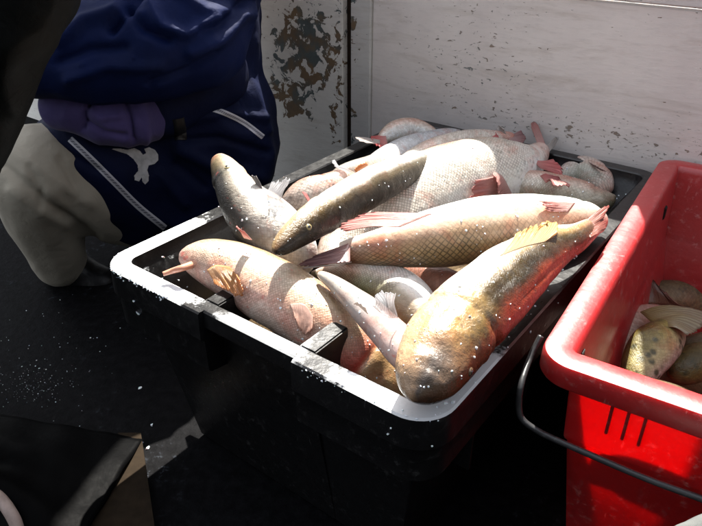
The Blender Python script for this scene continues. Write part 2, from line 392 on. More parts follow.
# ------------------------------------------------------------------ red tub
m_red = plastic('red_tub_plastic', (.42, .012, .014), .42, .5, (.66, .36, .33), sss=.6, spec=.7)
m_red.node_tree.nodes['Principled BSDF'].inputs['Coat Weight'].default_value = .7; m_red.node_tree.nodes['Principled BSDF'].inputs['Coat Roughness'].default_value = .38
m_hole = simple('dark_socket', (.01, .006, .006), .7)
zt = .055
T0 = P(534, 356, zt); T1 = P(662, 156, zt)
TL = (T1 - T0).length
xd = Vector((T1.y - T0.y, -(T1.x - T0.x), 0)).normalized()
TW = .46
MT = frame_matrix(T0, xd, ZR + zt * S)
tub = empty('red_tub', MT @ Vector((TW / 2, TL / 2, -(ZR + zt * S))))
tub.location.z = 0
tag(tub, 'bright red plastic tub holding a few mottled fish, wire handle hanging across its front', 'tub')
tdepth = .30
def tub_prof(side, x, y):
    return [(-.075, -tdepth), (-.047, -.135), (-.043, -.128), (-.036, -.012), (-.033, -.003), (-.029, 0), (-.006, 0), (-.0015, -.0015), (0, -.006),
            (.001, -.026), (-.001, -.029), (-.004, -.0295), (-.012, -.029), (-.026, -.031), (-.0335, -.034), (-.0395, -.125), (-.041, -.13), (-.0435, -.133), (-.070, -(ZR + zt * S) + .012)]
sweep('body', rr_path(TW, TL, .038), tub_prof, MT, m_red, tub, size=(TW, TL))
def tub_box(name, x0, x1, y0, y1, z0, z1, m, bev=.0015, shear=0.0):
    bm = bmesh.new(); bmesh.ops.create_cube(bm, size=1)
    bmesh.ops.scale(bm, vec=(x1 - x0, y1 - y0, z1 - z0), verts=bm.verts)
    bmesh.ops.translate(bm, vec=((x0 + x1) / 2, (y0 + y1) / 2, (z0 + z1) / 2), verts=bm.verts)
    bmesh.ops.bevel(bm, geom=bm.edges[:], offset=bev, segments=2, affect='EDGES')
    bmesh.ops.transform(bm, matrix=MT, verts=bm.verts)
    me = bpy.data.meshes.new(name); bm.to_mesh(me); bm.free()
    return link(name, me, m, tub, False)
def tub_local(px, py, z=zt): return MT.inverted() @ P(px, py, z)
for pxx in (0.083, 0.100, 0.117): tub_box('rib', pxx - .0017, pxx + .0017, .0305, .040, -.095, -.030, m_red)
tl = tub_local(660, 232, -.10)
tub_box('handle_socket', .036, .041, TL - .135, TL - .120, -.062, -.040, m_hole)
tub_box('handle_socket', .0365, .0385, .055, .068, -.030, -.018, m_hole)
def tube(name, pts, r, m, parent=None, seg=10, sub=6, rfun=None):
    pp = []
    for i in range(len(pts) - 1):
        p0 = pts[max(i - 1, 0)]; p1 = pts[i]; p2 = pts[i + 1]; p3 = pts[min(i + 2, len(pts) - 1)]
        for j in range(sub):
            t = j / sub; pp.append(.5 * ((2 * p1) + (p2 - p0) * t + (2 * p0 - 5 * p1 + 4 * p2 - p3) * t * t + (3 * p1 - p0 - 3 * p2 + p3) * t ** 3))
    pp.append(pts[-1]); v = []; f = []; n = len(pp); up = Vector((0.1, .2, 1))
    for i, p in enumerate(pp):
        T = (pp[min(i + 1, n - 1)] - pp[max(i - 1, 0)]).normalized(); A = T.cross(up).normalized(); B = A.cross(T)
        rr = r * (rfun(i / (n - 1)) if rfun else 1)
        for k in range(seg): a = 2 * math.pi * k / seg; v.append(p + A * rr * math.cos(a) + B * rr * math.sin(a))
    for i in range(n - 1):
        for k in range(seg): f.append((i * seg + k, i * seg + (k + 1) % seg, (i + 1) * seg + (k + 1) % seg, (i + 1) * seg + k))
    f.append(list(range(seg))[::-1]); f.append([(n - 1) * seg + k for k in range(seg)])
    return mesh(name, v, f, m, parent)
m_wire = plastic('black_coated_wire', (.025, .025, .027), .4, .3, (.2, .2, .2))
def TLp(x, y, z): return MT @ Vector((x, y, z))
def on_tub_front(px, py, yoff):     # point of the plane y=yoff in the tub's frame
    Mi = MT.inverted(); o = Mi @ CAM; d = Mi.to_3x3() @ ray(px, py); t = (yoff - o.y) / d.y; return MT @ (o + d * t)
hp = [on_tub_front(541, 336, .05), on_tub_front(530, 358, .03), on_tub_front(521, 385, -.004), on_tub_front(519, 408, -.012), on_tub_front(523, 420, -.014), on_tub_front(538, 431, -.014), on_tub_front(552, 438, -.012),
      on_tub_front(600, 459, -.012), on_tub_front(650, 480, -.012), on_tub_front(702, 499, -.012), on_tub_front(760, 522, -.012)]
tube('wire_handle', hp, .0036, m_wire, tub, 10, 8)

# ------------------------------------------------------------------ fish
def catmull(arr, n):
    arr = np.array(arr, float); L = [0.0]
    for i in range(1, len(arr)): L.append(L[-1] + max(1e-6, np.linalg.norm(arr[i, :3] - arr[i - 1, :3])))
    L = np.array(L) / L[-1]; out = []
    # monotone-ish parameter with cubic Hermite
    m = np.zeros_like(arr)
    for i in range(len(arr)):
        a = max(i - 1, 0); b = min(i + 1, len(arr) - 1); m[i] = (arr[b] - arr[a]) / (L[b] - L[a])
    for s in np.linspace(0, 1, n):
        i = min(np.searchsorted(L, s, 'right') - 1, len(arr) - 2); h = L[i + 1] - L[i]; t = (s - L[i]) / h
        h00 = 2 * t**3 - 3 * t**2 + 1; h10 = t**3 - 2 * t**2 + t; h01 = -2 * t**3 + 3 * t**2; h11 = t**3 - t**2
        out.append(h00 * arr[i] + h10 * h * m[i] + h01 * arr[i + 1] + h11 * h * m[i + 1])
    return np.array(out)
def interp_table(tab, t, s):
    """tab: list of (t, [colour x k]) with the k colours spread over s in [-1,1]"""
    def row(r):
        k = len(r) - 1; x = (s + 1) / 2 * k; i = min(int(x), k - 1); f = x - i; f = f * f * (3 - 2 * f)
        return [r[i][c] * (1 - f) + r[i + 1][c] * f for c in range(3)]
    if t <= tab[0][0]: return row(tab[0][1])
    for (ta, ra), (tb, rb) in zip(tab, tab[1:]):
        if t <= tb:
            f = (t - ta) / (tb - ta); a = row(ra); b = row(rb); return [a[c] * (1 - f) + b[c] * f for c in range(3)]
    return row(tab[-1][1])
BV = {}
def register(o):
    me = o.data; mw = Matrix.Identity(4)
    BV[o.name] = BVHTree.FromPolygons([v.co[:] for v in me.vertices], [p.vertices[:] for p in me.polygons])
def hit(px, py, names=None, skip=()):
    best = None; d = ray(px, py).normalized()
    for n, b in BV.items():
        if names and n not in names: continue
        l, nr, i, di = b.ray_cast(CAM, d)
        if l is not None and (best is None or di < best[2]): best = (l, nr, di)
    return best

def fish_body(st, cols, m, thick=.8, name='body', parent=None, rings=130, seg=56, bumpf=None, netf=None, lump=.02, wob=.12, sq=2.0):
    """st: stations (px, py, height, half width in px); the body is an oval tube swept through them, its wide side turned to the open top"""
    a = []
    for (px, py, z, hw) in st:
        p = P(px, py, z); a.append((*p, hw * depth(p) / F))
    c = catmull(a, rings); v = []; uv = []; colr = []; net = []; acc = 0; Rm = max(r[3] for r in a)
    for i in range(rings):
        p = Vector(c[i, :3]); T = Vector(c[min(i + 1, rings - 1), :3]) - Vector(c[max(i - 1, 0), :3]); T.normalize()
        Vd = (CAM - p); Vd = (Vd - T * Vd.dot(T)).normalized(); U = T.cross(Vd).normalized()
        # U points to the left of travel as seen from above -> s=+1 on the right of travel
        r = max(c[i, 3], 1e-4)
        if i: acc += (Vector(c[i, :3]) - Vector(c[i - 1, :3])).length
        t = i / (rings - 1)
        for k in range(seg):
            an = 2 * math.pi * k / seg; ca, sa = math.cos(an), math.sin(an)
            e = 2 / sq; cx = math.copysign(abs(ca) ** e, ca); sx = math.copysign(abs(sa) ** e, sa)
            rr = r * (1 + lump * noise.noise(Vector((p.x * 22 + ca, p.y * 22 + sa, acc * 25))))
            if bumpf: rr *= 1 + bumpf(t, ca, sa)
            v.append(p + U * rr * cx + Vd * rr * thick * sx)
            uv.append((acc, an * Rm))
            w1 = wob * noise.noise(Vector((acc * 28, ca * 1.3, sa * 1.3 + Rm * 99))); w2 = wob * .5 * noise.noise(Vector((acc * 90, ca * 4, sa * 4)))
            s = max(-1, min(1, (ca if sa >= 0 else math.copysign(1, ca) * (1 + .0 * sa)) + w1 + w2))
            cc = interp_table(cols, min(1, max(0, t + w1 * .3)), s); colr.append((*[min(.8, 1.08 * max(x, 0) ** 1.45) for x in cc], 1)); net.append(netf(t, ca) if netf else 1.0)
    f = []
    for i in range(rings - 1):
        for k in range(seg): f.append((i * seg + k, (i + 1) * seg + k, (i + 1) * seg + (k + 1) % seg, i * seg + (k + 1) % seg))
    f.append([k for k in range(seg)]); f.append([(rings - 1) * seg + k for k in range(seg)][::-1])
    me = bpy.data.meshes.new(name); me.from_pydata([tuple(p) for p in v], [], f); me.update()
    uvl = me.uv_layers.new(name='UV'); data = []
    for pl in me.polygons:
        ks = [vi % seg for vi in pl.vertices]; wrap = (max(ks) == seg - 1 and min(ks) == 0)
        for vi in pl.vertices:
            x, y = uv[vi]
            if wrap and vi % seg == 0 and len(pl.vertices) == 4: y = 2 * math.pi * Rm
            data += [x, y]
    uvl.data.foreach_set('uv', data)
    ca_ = me.color_attributes.new('Col', 'FLOAT_COLOR', 'POINT'); ca_.data.foreach_set('color', [x for c_ in colr for x in c_])
    na = me.attributes.new('net', 'FLOAT', 'POINT'); na.data.foreach_set('value', net)
    o = link(name, me, m, parent); register(o); return o

def fin(base, tip, m, parent, name='fin', nu=22, nv=12, ruffle=.0022, notch=.0, curl=.0, ragged=.12):
    """base and tip: lists of (px, py, z); the membrane is ruled between them and has ray ridges and a ragged edge"""
    B = catmull([(*P(*b), 0) for b in base], nu + 1)[:, :3]; Tp = catmull([(*P(*b), 0) for b in tip], nu + 1)[:, :3]
    v = []; f = []; uv = []; sd = random.random() * 50
    nrm = None
    for i in range(nu + 1):
        b = Vector(B[i]); t = Vector(Tp[i]); 
        a = Vector(B[min(i + 1, nu)]) - Vector(B[max(i - 1, 0)]) + Vector(Tp[min(i + 1, nu)]) - Vector(Tp[max(i - 1, 0)])
        n = a.cross(t - b)
        if n.length > 1e-9: n.normalize()
        else: n = Vector((0, 0, 1))
        if n.dot(CAM - b) < 0: n = -n
        ln = 1 + ragged * noise.noise(Vector((i * .45, sd, 0))) - ragged * .15 * (i % 2) - notch * (1 - abs(2 * i / nu - 1)) ** 1.5 - .28 * abs(2 * i / nu - 1) ** 3
        for j in range(nv + 1):
            q = j / nv
            rid = ruffle * math.sin(i * math.pi) + ruffle * (((i % 2) * 2 - 1) * .35 * q + 1.6 * q * noise.noise(Vector((i * .22, q * 1.5, sd))))
            v.append(b + (t - b) * q * ln + n * (rid + curl * math.sin(q * math.pi) )); uv.append((i / nu, q))
    for i in range(nu):
        for j in range(nv):
            a = i * (nv + 1) + j; f.append((a, a + 1, a + nv + 2, a + nv + 1))
    me = bpy.data.meshes.new(name); me.from_pydata([tuple(p) for p in v], [], f); me.update()
    uvl = me.uv_layers.new(name='UV'); uvl.data.foreach_set('uv', [x for l in me.loops for x in uv[l.vertex_index]])
    o = link(name, me, m, parent)
    sm = o.modifiers.new('thickness', 'SOLIDIFY'); sm.thickness = .0008; sm.offset = 0
    return o
def fin_on(base, tip, m, parent, body, name='fin', nu=26, nv=14, lift=.0012, rise=.004, ragged=.15, rib=.0006):
    """a fin folded down against the body it grows from: follows that body's surface, rising a little towards its tip"""
    B = catmull([(*b, 0, 0) for b in base], nu + 1)[:, :2]; Tp = catmull([(*b, 0, 0) for b in tip], nu + 1)[:, :2]
    v = []; f = []; uv = []; sd = random.random() * 50; last = None
    for i in range(nu + 1):
        ln = 1 + ragged * noise.noise(Vector((i * .5, sd, 0)))
        for j in range(nv + 1):
            q = j / nv; p = B[i] + (Tp[i] - B[i]) * q * ln; h = hit(p[0], p[1], [body.name])
            if h:
                n = h[1] if h[1].dot(CAM - h[0]) > 0 else -h[1]
                dist = h[2]; l = h[0] + n * (lift * min(1, q * 4) + rise * q * q + rib * (i % 2) * q + .0015 * q * noise.noise(Vector((i * .3, q * 3, sd)))); last = (dist, n)
            else:
                l = CAM + ray(p[0], p[1]).normalized() * (last[0] - rise * q if last else .5)
            v.append(l); uv.append((i / nu, q))
    for i in range(nu):
        for j in range(nv):
            a = i * (nv + 1) + j; f.append((a, a + 1, a + nv + 2, a + nv + 1))
    me = bpy.data.meshes.new(name); me.from_pydata([tuple(p) for p in v], [], f); me.update()
    uvl = me.uv_layers.new(name='UV'); uvl.data.foreach_set('uv', [x for l in me.loops for x in uv[l.vertex_index]])
    o = link(name, me, m, parent)
    sm = o.modifiers.new('thickness', 'SOLIDIFY'); sm.thickness = .0011; sm.offset = 0
    return o
def fish_root(px, py, z, label, cat='fish', name='dead_fish', group=None):
    r = empty(name, P(px, py, z)); tag(r, label, cat, group); return r
m_eye_ring = simple('fish_eye_ring', (.42, .34, .16), .25, .6, 1); m_dark_eye = simple('dark_eye_ring', (.10, .06, .03), .3, .5, 1); m_pupil = simple('fish_pupil', (.008, .008, .01), .1, .6, 1)
def eye(px, py, parent, r=.0055, body=None, ring=None):
    h = hit(px, py, [body] if body else None)
    if not h: return
    l, n = h[0], h[1]; n = n if n.dot(CAM - l) > 0 else -n
    q = n.to_track_quat('Z', 'Y')
    def dome(name, rad, ht, off, m, par):
        v = []; f = []; K = 16; J = 5
        for j in range(J + 1):
            a = math.pi / 2 * j / J
            for k in range(K):
                ph = 2 * math.pi * k / K; v.append(l + q @ Vector((rad * math.cos(a) * math.cos(ph), rad * math.cos(a) * math.sin(ph), off + ht * math.sin(a))))
        for j in range(J):
            for k in range(K): f.append((j * K + k, j * K + (k + 1) % K, (j + 1) * K + (k + 1) % K, (j + 1) * K + k))
        return mesh(name, v, f, m, par)
    dome('eye', r, r * .45, -r * .12, ring or m_eye_ring, parent); dome('pupil', r * .52, r * .25, r * .24, m_pupil, parent)

def gauss(x, c, w): return math.exp(-((x - c) / w) ** 2)
W = (.86, .84, .80); CR = (.72, .60, .44); TAN = (.42, .31, .19); OL = (.13, .105, .045); DK = (.05, .045, .035); PK = (.62, .36, .31); PP = (.68, .50, .45); GY = (.42, .43, .43); RD = (.50, .05, .03); OR = (.62, .28, .12)

f_pink = fin_mat('pink_fin', (.74, .46, .42), (.70, .32, .29), .4)
f_dpink = fin_mat('dusky_pink_fin', (.55, .36, .35), (.34, .17, .17), .3)
f_orange = fin_mat('orange_fin', (.78, .42, .16), (.72, .30, .10), .4)
f_red = fin_mat('raw_red_fin', (.70, .30, .28), (.64, .13, .13), .4)
f_cream = fin_mat('cream_orange_fin', (.80, .60, .34), (.80, .52, .22), .4)
f_clear = fin_mat('clear_grey_fin', (.50, .52, .55), (.60, .62, .66), .45, .45, 20)
f_white = fin_mat('pale_fin', (.62, .58, .54), (.66, .60, .56), .4)
f_grey = fin_mat('grey_fin', (.40, .40, .42), (.24, .22, .22), .35)
f_olive = fin_mat('olive_grey_fin', (.30, .23, .09), (.34, .29, .20), .3, ribs=14)
f_brown = fin_mat('red_brown_fin', (.28, .13, .08), (.33, .14, .10), .3, ribs=30)
f_yellow = fin_mat('yellow_fin', (.58, .46, .18), (.60, .48, .26), .4)

# --- front right fish: head hanging over the near corner, orange red flank
r1 = fish_root(500, 300, .0, 'fat fish with olive back, grey snout and orange-red flank along the right rim')
m1 = fish_mat('fish_skin_olive_red', net=.3, size=.004, rough=.26, speck=.5, gloss=.5, slime=.8, fine=.8, blush=.3)
def b1(t, ca, sa):
    v = -.10 * gauss(t, .255 + .02 * ca, .011) * (1 if sa > -.2 else 0)                      # edge of the gill cover
    v += .05 * gauss(t, .22, .04) * gauss(ca, .55, .35)
    v += -.09 * gauss(t, .095, .018) * gauss(ca, -.2, .5) * (sa > 0)               # fold above the lip
    v += .10 * gauss(t, .14, .035) * gauss(ca, -.15, .4) * (sa > 0)
    v += -.06 * gauss(ca, .05, .10) * gauss(t, .4, .16) * (sa > 0)
    v += -.07 * gauss(ca, .62, .07) * gauss(t, .6, .25) * (sa > 0)
    if sa > 0:
        v += .09 * gauss(t, .045, .03) * gauss(ca, -.55, .3) - .12 * gauss(t, .055, .008) * gauss(ca, .1, .5) - .10 * gauss(ca, -.35, .06) * gauss(t, .17, .05)
        v += .05 * gauss(ca, .45, .12) * gauss(t, .16, .04) + .035 * noise.noise(Vector((t * 40, ca * 5, 2))) * (t < .3)
    return v
c1 = [(0, [(.50, .38, .28), (.38, .28, .20), (.17, .14, .125), (.20, .15, .11), (.14, .09, .06)]),
      (.07, [(.60, .44, .30), (.44, .32, .21), (.20, .165, .14), (.26, .18, .12), (.20, .11, .06)]),
      (.13, [(.66, .50, .34), (.56, .40, .23), (.46, .32, .17), (.32, .21, .11), (.22, .10, .05)]),
      (.24, [(.66, .54, .38), (.54, .41, .23), (.38, .28, .14), (.20, .15, .07), (.30, .10, .05)]),
      (.32, [W, (.54, .42, .25), (.16, .12, .055), (.08, .058, .026), (.38, .09, .05), (.34, .06, .04)]),
      (.55, [W, (.62, .50, .32), (.13, .10, .05), (.06, .048, .028), (.50, .13, .06), (.36, .06, .04)]),
      (.78, [W, (.52, .38, .20), (.12, .09, .045), (.20, .09, .05), (.40, .10, .05), (.28, .06, .04)]),
      (1, [(.42, .26, .18), (.34, .18, .12), (.28, .13, .09), (.30, .11, .08)])]
o1 = fish_body([(415, 398, .085, 6), (418, 391, .085, 21), (424, 379, .09, 32), (434, 360, .10, 39), (450, 336, .11, 42), (476, 309, .12, 40), (504, 283, .13, 36), (531, 261, .13, 29), (556, 246, .12, 21), (575, 238, .12, 15), (588, 230, .115, 11), (596, 225, .11, 8), (598, 224, .105, 3)],
          c1, m1, .82, parent=r1, bumpf=b1, netf=lambda t, ca: max(0, min(1, (t - .28) * 8)) * (1 if ca > -.3 else .4), lump=.035)
fin([(590, 238, .13), (584, 222, .14)], [(611, 227, .12), (613, 198, .17)], fin_mat('russet_tail', (.36, .16, .12), (.38, .12, .10), .3), r1, 'tail_fin', notch=.35, ruffle=.004)
fin_on([(500, 256), (524, 247), (545, 242)], [(514, 242), (549, 225), (554, 237)], f_cream, r1, o1, 'anal_fin', rise=.006, ragged=.4)
eye(471, 372, r1, .0048, o1.name, m_dark_eye)

# --- long scaled fish lying across the middle
r2 = fish_root(460, 230, .0, 'long fish with tan scale netting and pink fins lying across the middle of the crate')
m2 = fish_mat('fish_skin_netted_tan', net=1.0, size=.0084, rough=.3, gloss=.55, slime=.6, netcol=(.03, .022, .008), fine=.35)
c2 = [(0, [(.3, .24, .2), (.55, .40, .36), (.55, .38, .36), W]),
      (.1, [(.36, .31, .22), (.52, .42, .30), (.60, .50, .40), W]),
      (.35, [(.26, .21, .12), (.45, .35, .20), (.62, .46, .30), (.74, .64, .54), W]),
      (.7, [(.24, .19, .12), (.48, .35, .22), (.66, .48, .36), (.74, .62, .52), W]),
      (.9, [(.3, .22, .16), (.58, .42, .32), (.64, .46, .38), (.7, .58, .5), W]),
      (1, [(.5, .38, .32), (.6, .46, .4), (.6, .42, .38), W])]
def b2(t, ca, sa): return -.07 * gauss(t, .865, .010) + .03 * gauss(t, .9, .03)
o2 = fish_body([(343, 253, .03, 11), (352, 251, .04, 13), (385, 247, .07, 20), (430, 239, .09, 29), (475, 231, .10, 33), (520, 226, .10, 32), (560, 222, .09, 26), (585, 221, .07, 19), (600, 222, .05, 11), (605, 223, .04, 3)],
          [(t, row[::-1]) for t, row in c2], m2, .8, parent=r2, bumpf=b2, netf=lambda t, ca: (1 if t < .83 else 0) * (max(.0, min(1, .55 + ca * 1.3))), lump=.02)
fin([(350, 243, .07), (350, 262, .05)], [(302, 259, .06), (296, 268, .05)], f_dpink, r2, 'tail_fin', notch=.12, ruffle=.004)
fin([(352, 262, .055), (340, 264, .055)], [(308, 269, .05), (296, 268, .05)], f_white, r2, 'tail_fin_edge', nu=6, ruffle=.001)
fin([(432, 214, .19), (400, 227, .17)], [(356, 214, .16), (332, 231, .14)], f_pink, r2, 'anal_fin', ruffle=.003, nu=30, ragged=.08, curl=.003)
fin_on([(575, 203), (568, 212)], [(538, 204), (545, 213)], f_pink, r2, o2, 'pelvic_fin', rise=.006)

# --- large pale fish behind it
r3 = fish_root(470, 180, -.1, 'broad pale fish with white belly and ruddy pink tail raised near the wall')
m3 = fish_mat('fish_skin_pale_netted', net=1.0, size=.0062, rough=.32, speck=.35, gloss=.5, slime=.6, netcol=(.05, .045, .035), fine=.6)
c3 = [(0, [W, (.72, .68, .62), (.66, .62, .56), (.55, .5, .45)]),
      (.5, [(.80, .74, .70), W, (.80, .77, .72), (.68, .65, .59), (.5, .47, .4)]),
      (.85, [(.80, .70, .68), W, W, (.78, .74, .70), (.6, .55, .5)]),
      (1, [PK, PP, PP, (.6, .5, .46)])]
o3 = fish_body([(330, 268, -.12, 18), (350, 245, -.10, 30), (385, 220, -.06, 36), (425, 195, -.03, 41), (465, 181, -.02, 41), (500, 173, -.01, 36), (520, 166, 0, 26), (533, 158, .01, 15), (541, 150, .02, 9), (543, 147, .02, 3)],
          [(t, row[::-1]) for t, row in c3], m3, .85, parent=r3, netf=lambda t, ca: max(0, min(1, 1.3 - t * .9 - max(0, ca + .1) * t * 2.2)) if t < .88 else .1, lump=.02)
fin([(538, 146, .03), (546, 146, .03)], [(529, 121, .08), (537, 122, .08)], f_pink, r3, 'tail_fin', ruffle=.003, nu=12)
fin([(544, 148, .03), (546, 156, .02)], [(556, 136, .04), (560, 139, .03)], f_white, r3, 'tail_fin', ruffle=.002, nu=12)
fin([(532, 160, .04), (540, 168, .03)], [(560, 160, .06), (564, 178, .05)], f_red, r3, 'anal_fin', ruffle=.004)
fin_on([(497, 176), (505, 192)], [(472, 181), (466, 198)], f_pink, r3, o3, 'pelvic_fin', rise=.008)
fin_on([(494, 172), (502, 176), (512, 194)], [(488, 176), (492, 184), (492, 198)], f_pink, r3, o3, 'pelvic_fin', rise=.014, lift=.003)

# --- slim dark-backed fish
r4 = fish_root(350, 205, .0, 'slim dark-backed fish with silvery side and small yellow eye, beside the broad pale fish')
m4 = fish_mat('fish_skin_dark_silver', net=.3, size=.0035, rough=.26, speck=.3, gloss=.3, slime=.45, fine=.9)
c4 = [(0, [(.30, .22, .12), (.20, .13, .06), (.07, .045, .02), (.03, .02, .012)]),
      (.18, [(.60, .52, .40), (.24, .18, .09), (.07, .05, .022), (.03, .02, .012), (.03, .02, .012)]),
      (.3, [W, (.60, .56, .52), (.14, .11, .07), (.04, .028, .014), (.02, .014, .008), (.02, .014, .008)]),
      (.7, [W, (.74, .73, .72), (.20, .17, .12), (.04, .03, .016), (.02, .014, .008), (.02, .014, .008)]),
      (1, [(.6, .6, .6), (.30, .28, .24), (.12, .10, .07), (.08, .06, .04)])]
def b4(t, ca, sa): return -.06 * gauss(t, .25, .010) + .04 * gauss(t, .22, .02) - .08 * gauss(ca, .3, .1) * (t < .1)
o4 = fish_body([(274, 252, .15, 3), (279, 248, .15, 9), (292, 237, .16, 14), (312, 222, .17, 18), (340, 205, .16, 20), (370, 188, .14, 20), (398, 174, .11, 17), (418, 165, .09, 13), (428, 161, .08, 10), (432, 160, .08, 3)],
          [(t, row) for t, row in c4], m4, .8, parent=r4, bumpf=b4, netf=lambda t, ca: .5 if t > .25 else .1)
eye(309, 227, r4, .0042, o4.name)

# --- fish on its tail-end at the left, head up
r5 = fish_root(250, 200, .0, 'dark-sided fish with its head propped up above the left rim, white belly sunlit')
m5 = fish_mat('fish_skin_dark_white', net=.35, size=.004, rough=.3, speck=.25, gloss=.35, slime=.4, fine=.8, red=.25)
c5 = [(0, [(.5, .38, .3), (.58, .46, .38), (.62, .5, .42)]),
      (.12, [(.12, .09, .05), (.18, .15, .09), (.44, .37, .28), (.60, .55, .48)]),
      (.3, [(.04, .035, .028), (.06, .05, .04), (.26, .24, .20), (.68, .66, .62), (.6, .5, .4)]),
      (.6, [(.05, .045, .04), (.10, .09, .08), (.58, .54, .50), W, W]),
      (1, [(.60, .5, .46), W, W, W])]
def b5(t, ca, sa): return -.06 * gauss(t, .30, .012) + .05 * gauss(t, .26, .03) - .10 * gauss(t, .02, .02) * gauss(ca, 0, .5)
o5 = fish_body([(216.5, 158, .20, 3), (219, 161, .20, 9), (226, 172, .19, 15), (236, 190, .17, 20), (247, 206, .14, 26), (259, 219, .11, 31), (271, 232, .08, 33), (284, 246, .04, 31), (298, 262, -.02, 24), (305, 270, -.06, 5)],
          [(t, row[::-1]) for t, row in c5], m5, .85, parent=r5, bumpf=b5, netf=lambda t, ca: .6 if t > .3 else .05, lump=.04)
eye(227, 167, r5, .0045, o5.name)
fin([(258, 188, .19), (266, 198, .17)], [(251, 174, .24), (255, 175, .24)], f_grey, r5, 'pectoral_fin', nu=10)
fin([(266, 194, .19), (278, 206, .16)], [(274, 180, .25), (292, 177, .23)], f_clear, r5, 'dorsal_fin', nu=16, ruffle=.005, ragged=.35)
fin([(244, 238, .13), (252, 240, .13)], [(234, 224, .18), (240, 229, .17)], f_pink, r5, 'pelvic_fin', nu=10)

# --- front left fish
r6 = fish_root(290, 300, -.1, 'pink fine-scaled fish with orange fin lying along the near rim behind the inner tabs')
m6 = fish_mat('fish_skin_pink_fine', net=.5, size=.0038, rough=.27, red=.5, gloss=.6, slime=.8, netcol=(.22, .12, .08), fine=.7, speck=.15)
c6 = [(0, [(.70, .46, .40), (.58, .40, .35), (.56, .42, .36), (.55, .44, .36)]),
      (.12, [(.78, .64, .60), (.76, .58, .52), (.74, .58, .48), (.80, .72, .62), (.55, .44, .3)]),
      (.4, [(.72, .66, .62), (.80, .66, .60), (.76, .58, .48), (.80, .70, .58), (.44, .33, .2)]),
      (.72, [(.72, .6, .55), (.74, .54, .46), (.66, .47, .35), (.62, .48, .34), (.36, .26, .14)]),
      (.795, [(.7, .3, .24), (.66, .15, .12), (.62, .16, .12), (.55, .22, .15), (.34, .21, .12)]),
      (.82, [(.58, .40, .26), (.58, .42, .28), (.52, .38, .23), (.44, .32, .18), (.32, .24, .13)]),
      (1, [(.54, .38, .24), (.54, .38, .23), (.48, .34, .2), (.42, .31, .18)])]
def b6(t, ca, sa): return -.09 * gauss(t, .80, .010) + .04 * gauss(t, .83, .02)
o6 = fish_body([(186, 252, .04, 4), (189, 255, .04, 13), (197, 258, .035, 19), (214, 263, .03, 25), (240, 273, .015, 30), (270, 290, .0, 34), (300, 308, -.02, 34), (328, 327, -.05, 33), (355, 348, -.09, 30), (380, 370, -.14, 27), (398, 388, -.17, 20), (408, 398, -.19, 5)],
          [(t, row[::-1]) for t, row in c6], m6, .85, parent=r6, bumpf=b6, netf=lambda t, ca: 1 if t < .79 else 0, lump=.03)
tube('tail_stub', [P(194, 264, .04), P(182, 268, .05), P(172, 271, .035), P(163, 274, .03)], .0048, fin_mat('stub_pink', (.62, .30, .2), (.6, .3, .22), .2), r6, 8, 5, lambda t: 1.1 - .45 * t)
fin_on([(207, 270), (216, 265), (230, 267)], [(219, 283), (246, 295), (243, 280)], f_orange, r6, o6, 'pectoral_fin', rise=.006)
fin_on([(290, 304), (304, 304), (313, 316)], [(297, 318), (306, 333), (314, 328)], fin_mat('salmon_fin', (.74, .52, .44), (.72, .44, .34), .45), r6, o6, 'pelvic_fin', rise=.005)

# --- smooth grey tapering fish
r7 = fish_root(370, 310, -.1, 'smooth grey-pink slender fish tapering to a pale stub tail, beside the netted pink fish')
m7 = fish_mat('fish_skin_smooth_grey', net=0, size=.004, rough=.25, red=.5, gloss=.55, slime=.8, fine=.25)
c7 = [(0, [(.62, .58, .5), (.6, .56, .5), (.5, .46, .4)]), (.25, [(.38, .36, .34), (.50, .48, .46), (.44, .40, .38)]),
      (.6, [(.48, .40, .38), (.62, .54, .52), (.58, .50, .48)]), (1, [(.6, .38, .33), (.62, .44, .40), (.54, .36, .32)])]
o7 = fish_body([(319, 274, .08, 3), (323, 276, .08, 5), (335, 284, .07, 8), (352, 298, .06, 12), (370, 314, .05, 16), (388, 332, .04, 18), (405, 350, .03, 20), (425, 368, .02, 18), (435, 378, .01, 4)], c7, m7, .9, parent=r7, lump=.015)
fin([(372, 306, .12), (388, 318, .11), (398, 318, .10)], [(374, 297, .14), (383, 290, .19), (394, 284, .2), ], f_clear, r7, 'dorsal_fin', nu=18, ruffle=.004, curl=-.004)
fin([(358, 305, .12), (368, 314, .11)], [(353, 302, .14), (364, 306, .14)], f_white, r7, 'pelvic_fin', nu=6)

# --- green-silver fish curled under the netted one
r8 = fish_root(380, 285, -.15, 'greenish silver scaled fish curling down beneath the tan netted fish, brown patch on its cheek')
m8 = fish_mat('fish_skin_green_silver', net=.7, size=.0045, rough=.25, gloss=.7, slime=.8, netcol=(.04, .045, .03), fine=.6, speck=.2)
c8 = [(0, [(.10, .12, .06), (.16, .18, .10), (.34, .36, .26), W]), (.45, [(.12, .13, .06), (.20, .22, .12), (.42, .45, .34), W, W]),
      (.75, [(.3, .2, .1), (.28, .17, .08), (.46, .38, .28), W, W]), (1, [(.2, .12, .06), (.28, .17, .09), (.4, .3, .2), (.5, .4, .3)])]
o8 = fish_body([(312, 276, -.06, 5), (330, 276, -.05, 12), (355, 278, -.04, 19), (380, 286, -.04, 25), (402, 300, -.05, 29), (415, 318, -.08, 27), (424, 338, -.12, 20), (428, 348, -.14, 5)],
          [(t, row[::-1]) for t, row in c8], m8, .85, parent=r8, netf=lambda t, ca: 1 if t < .65 else 0)
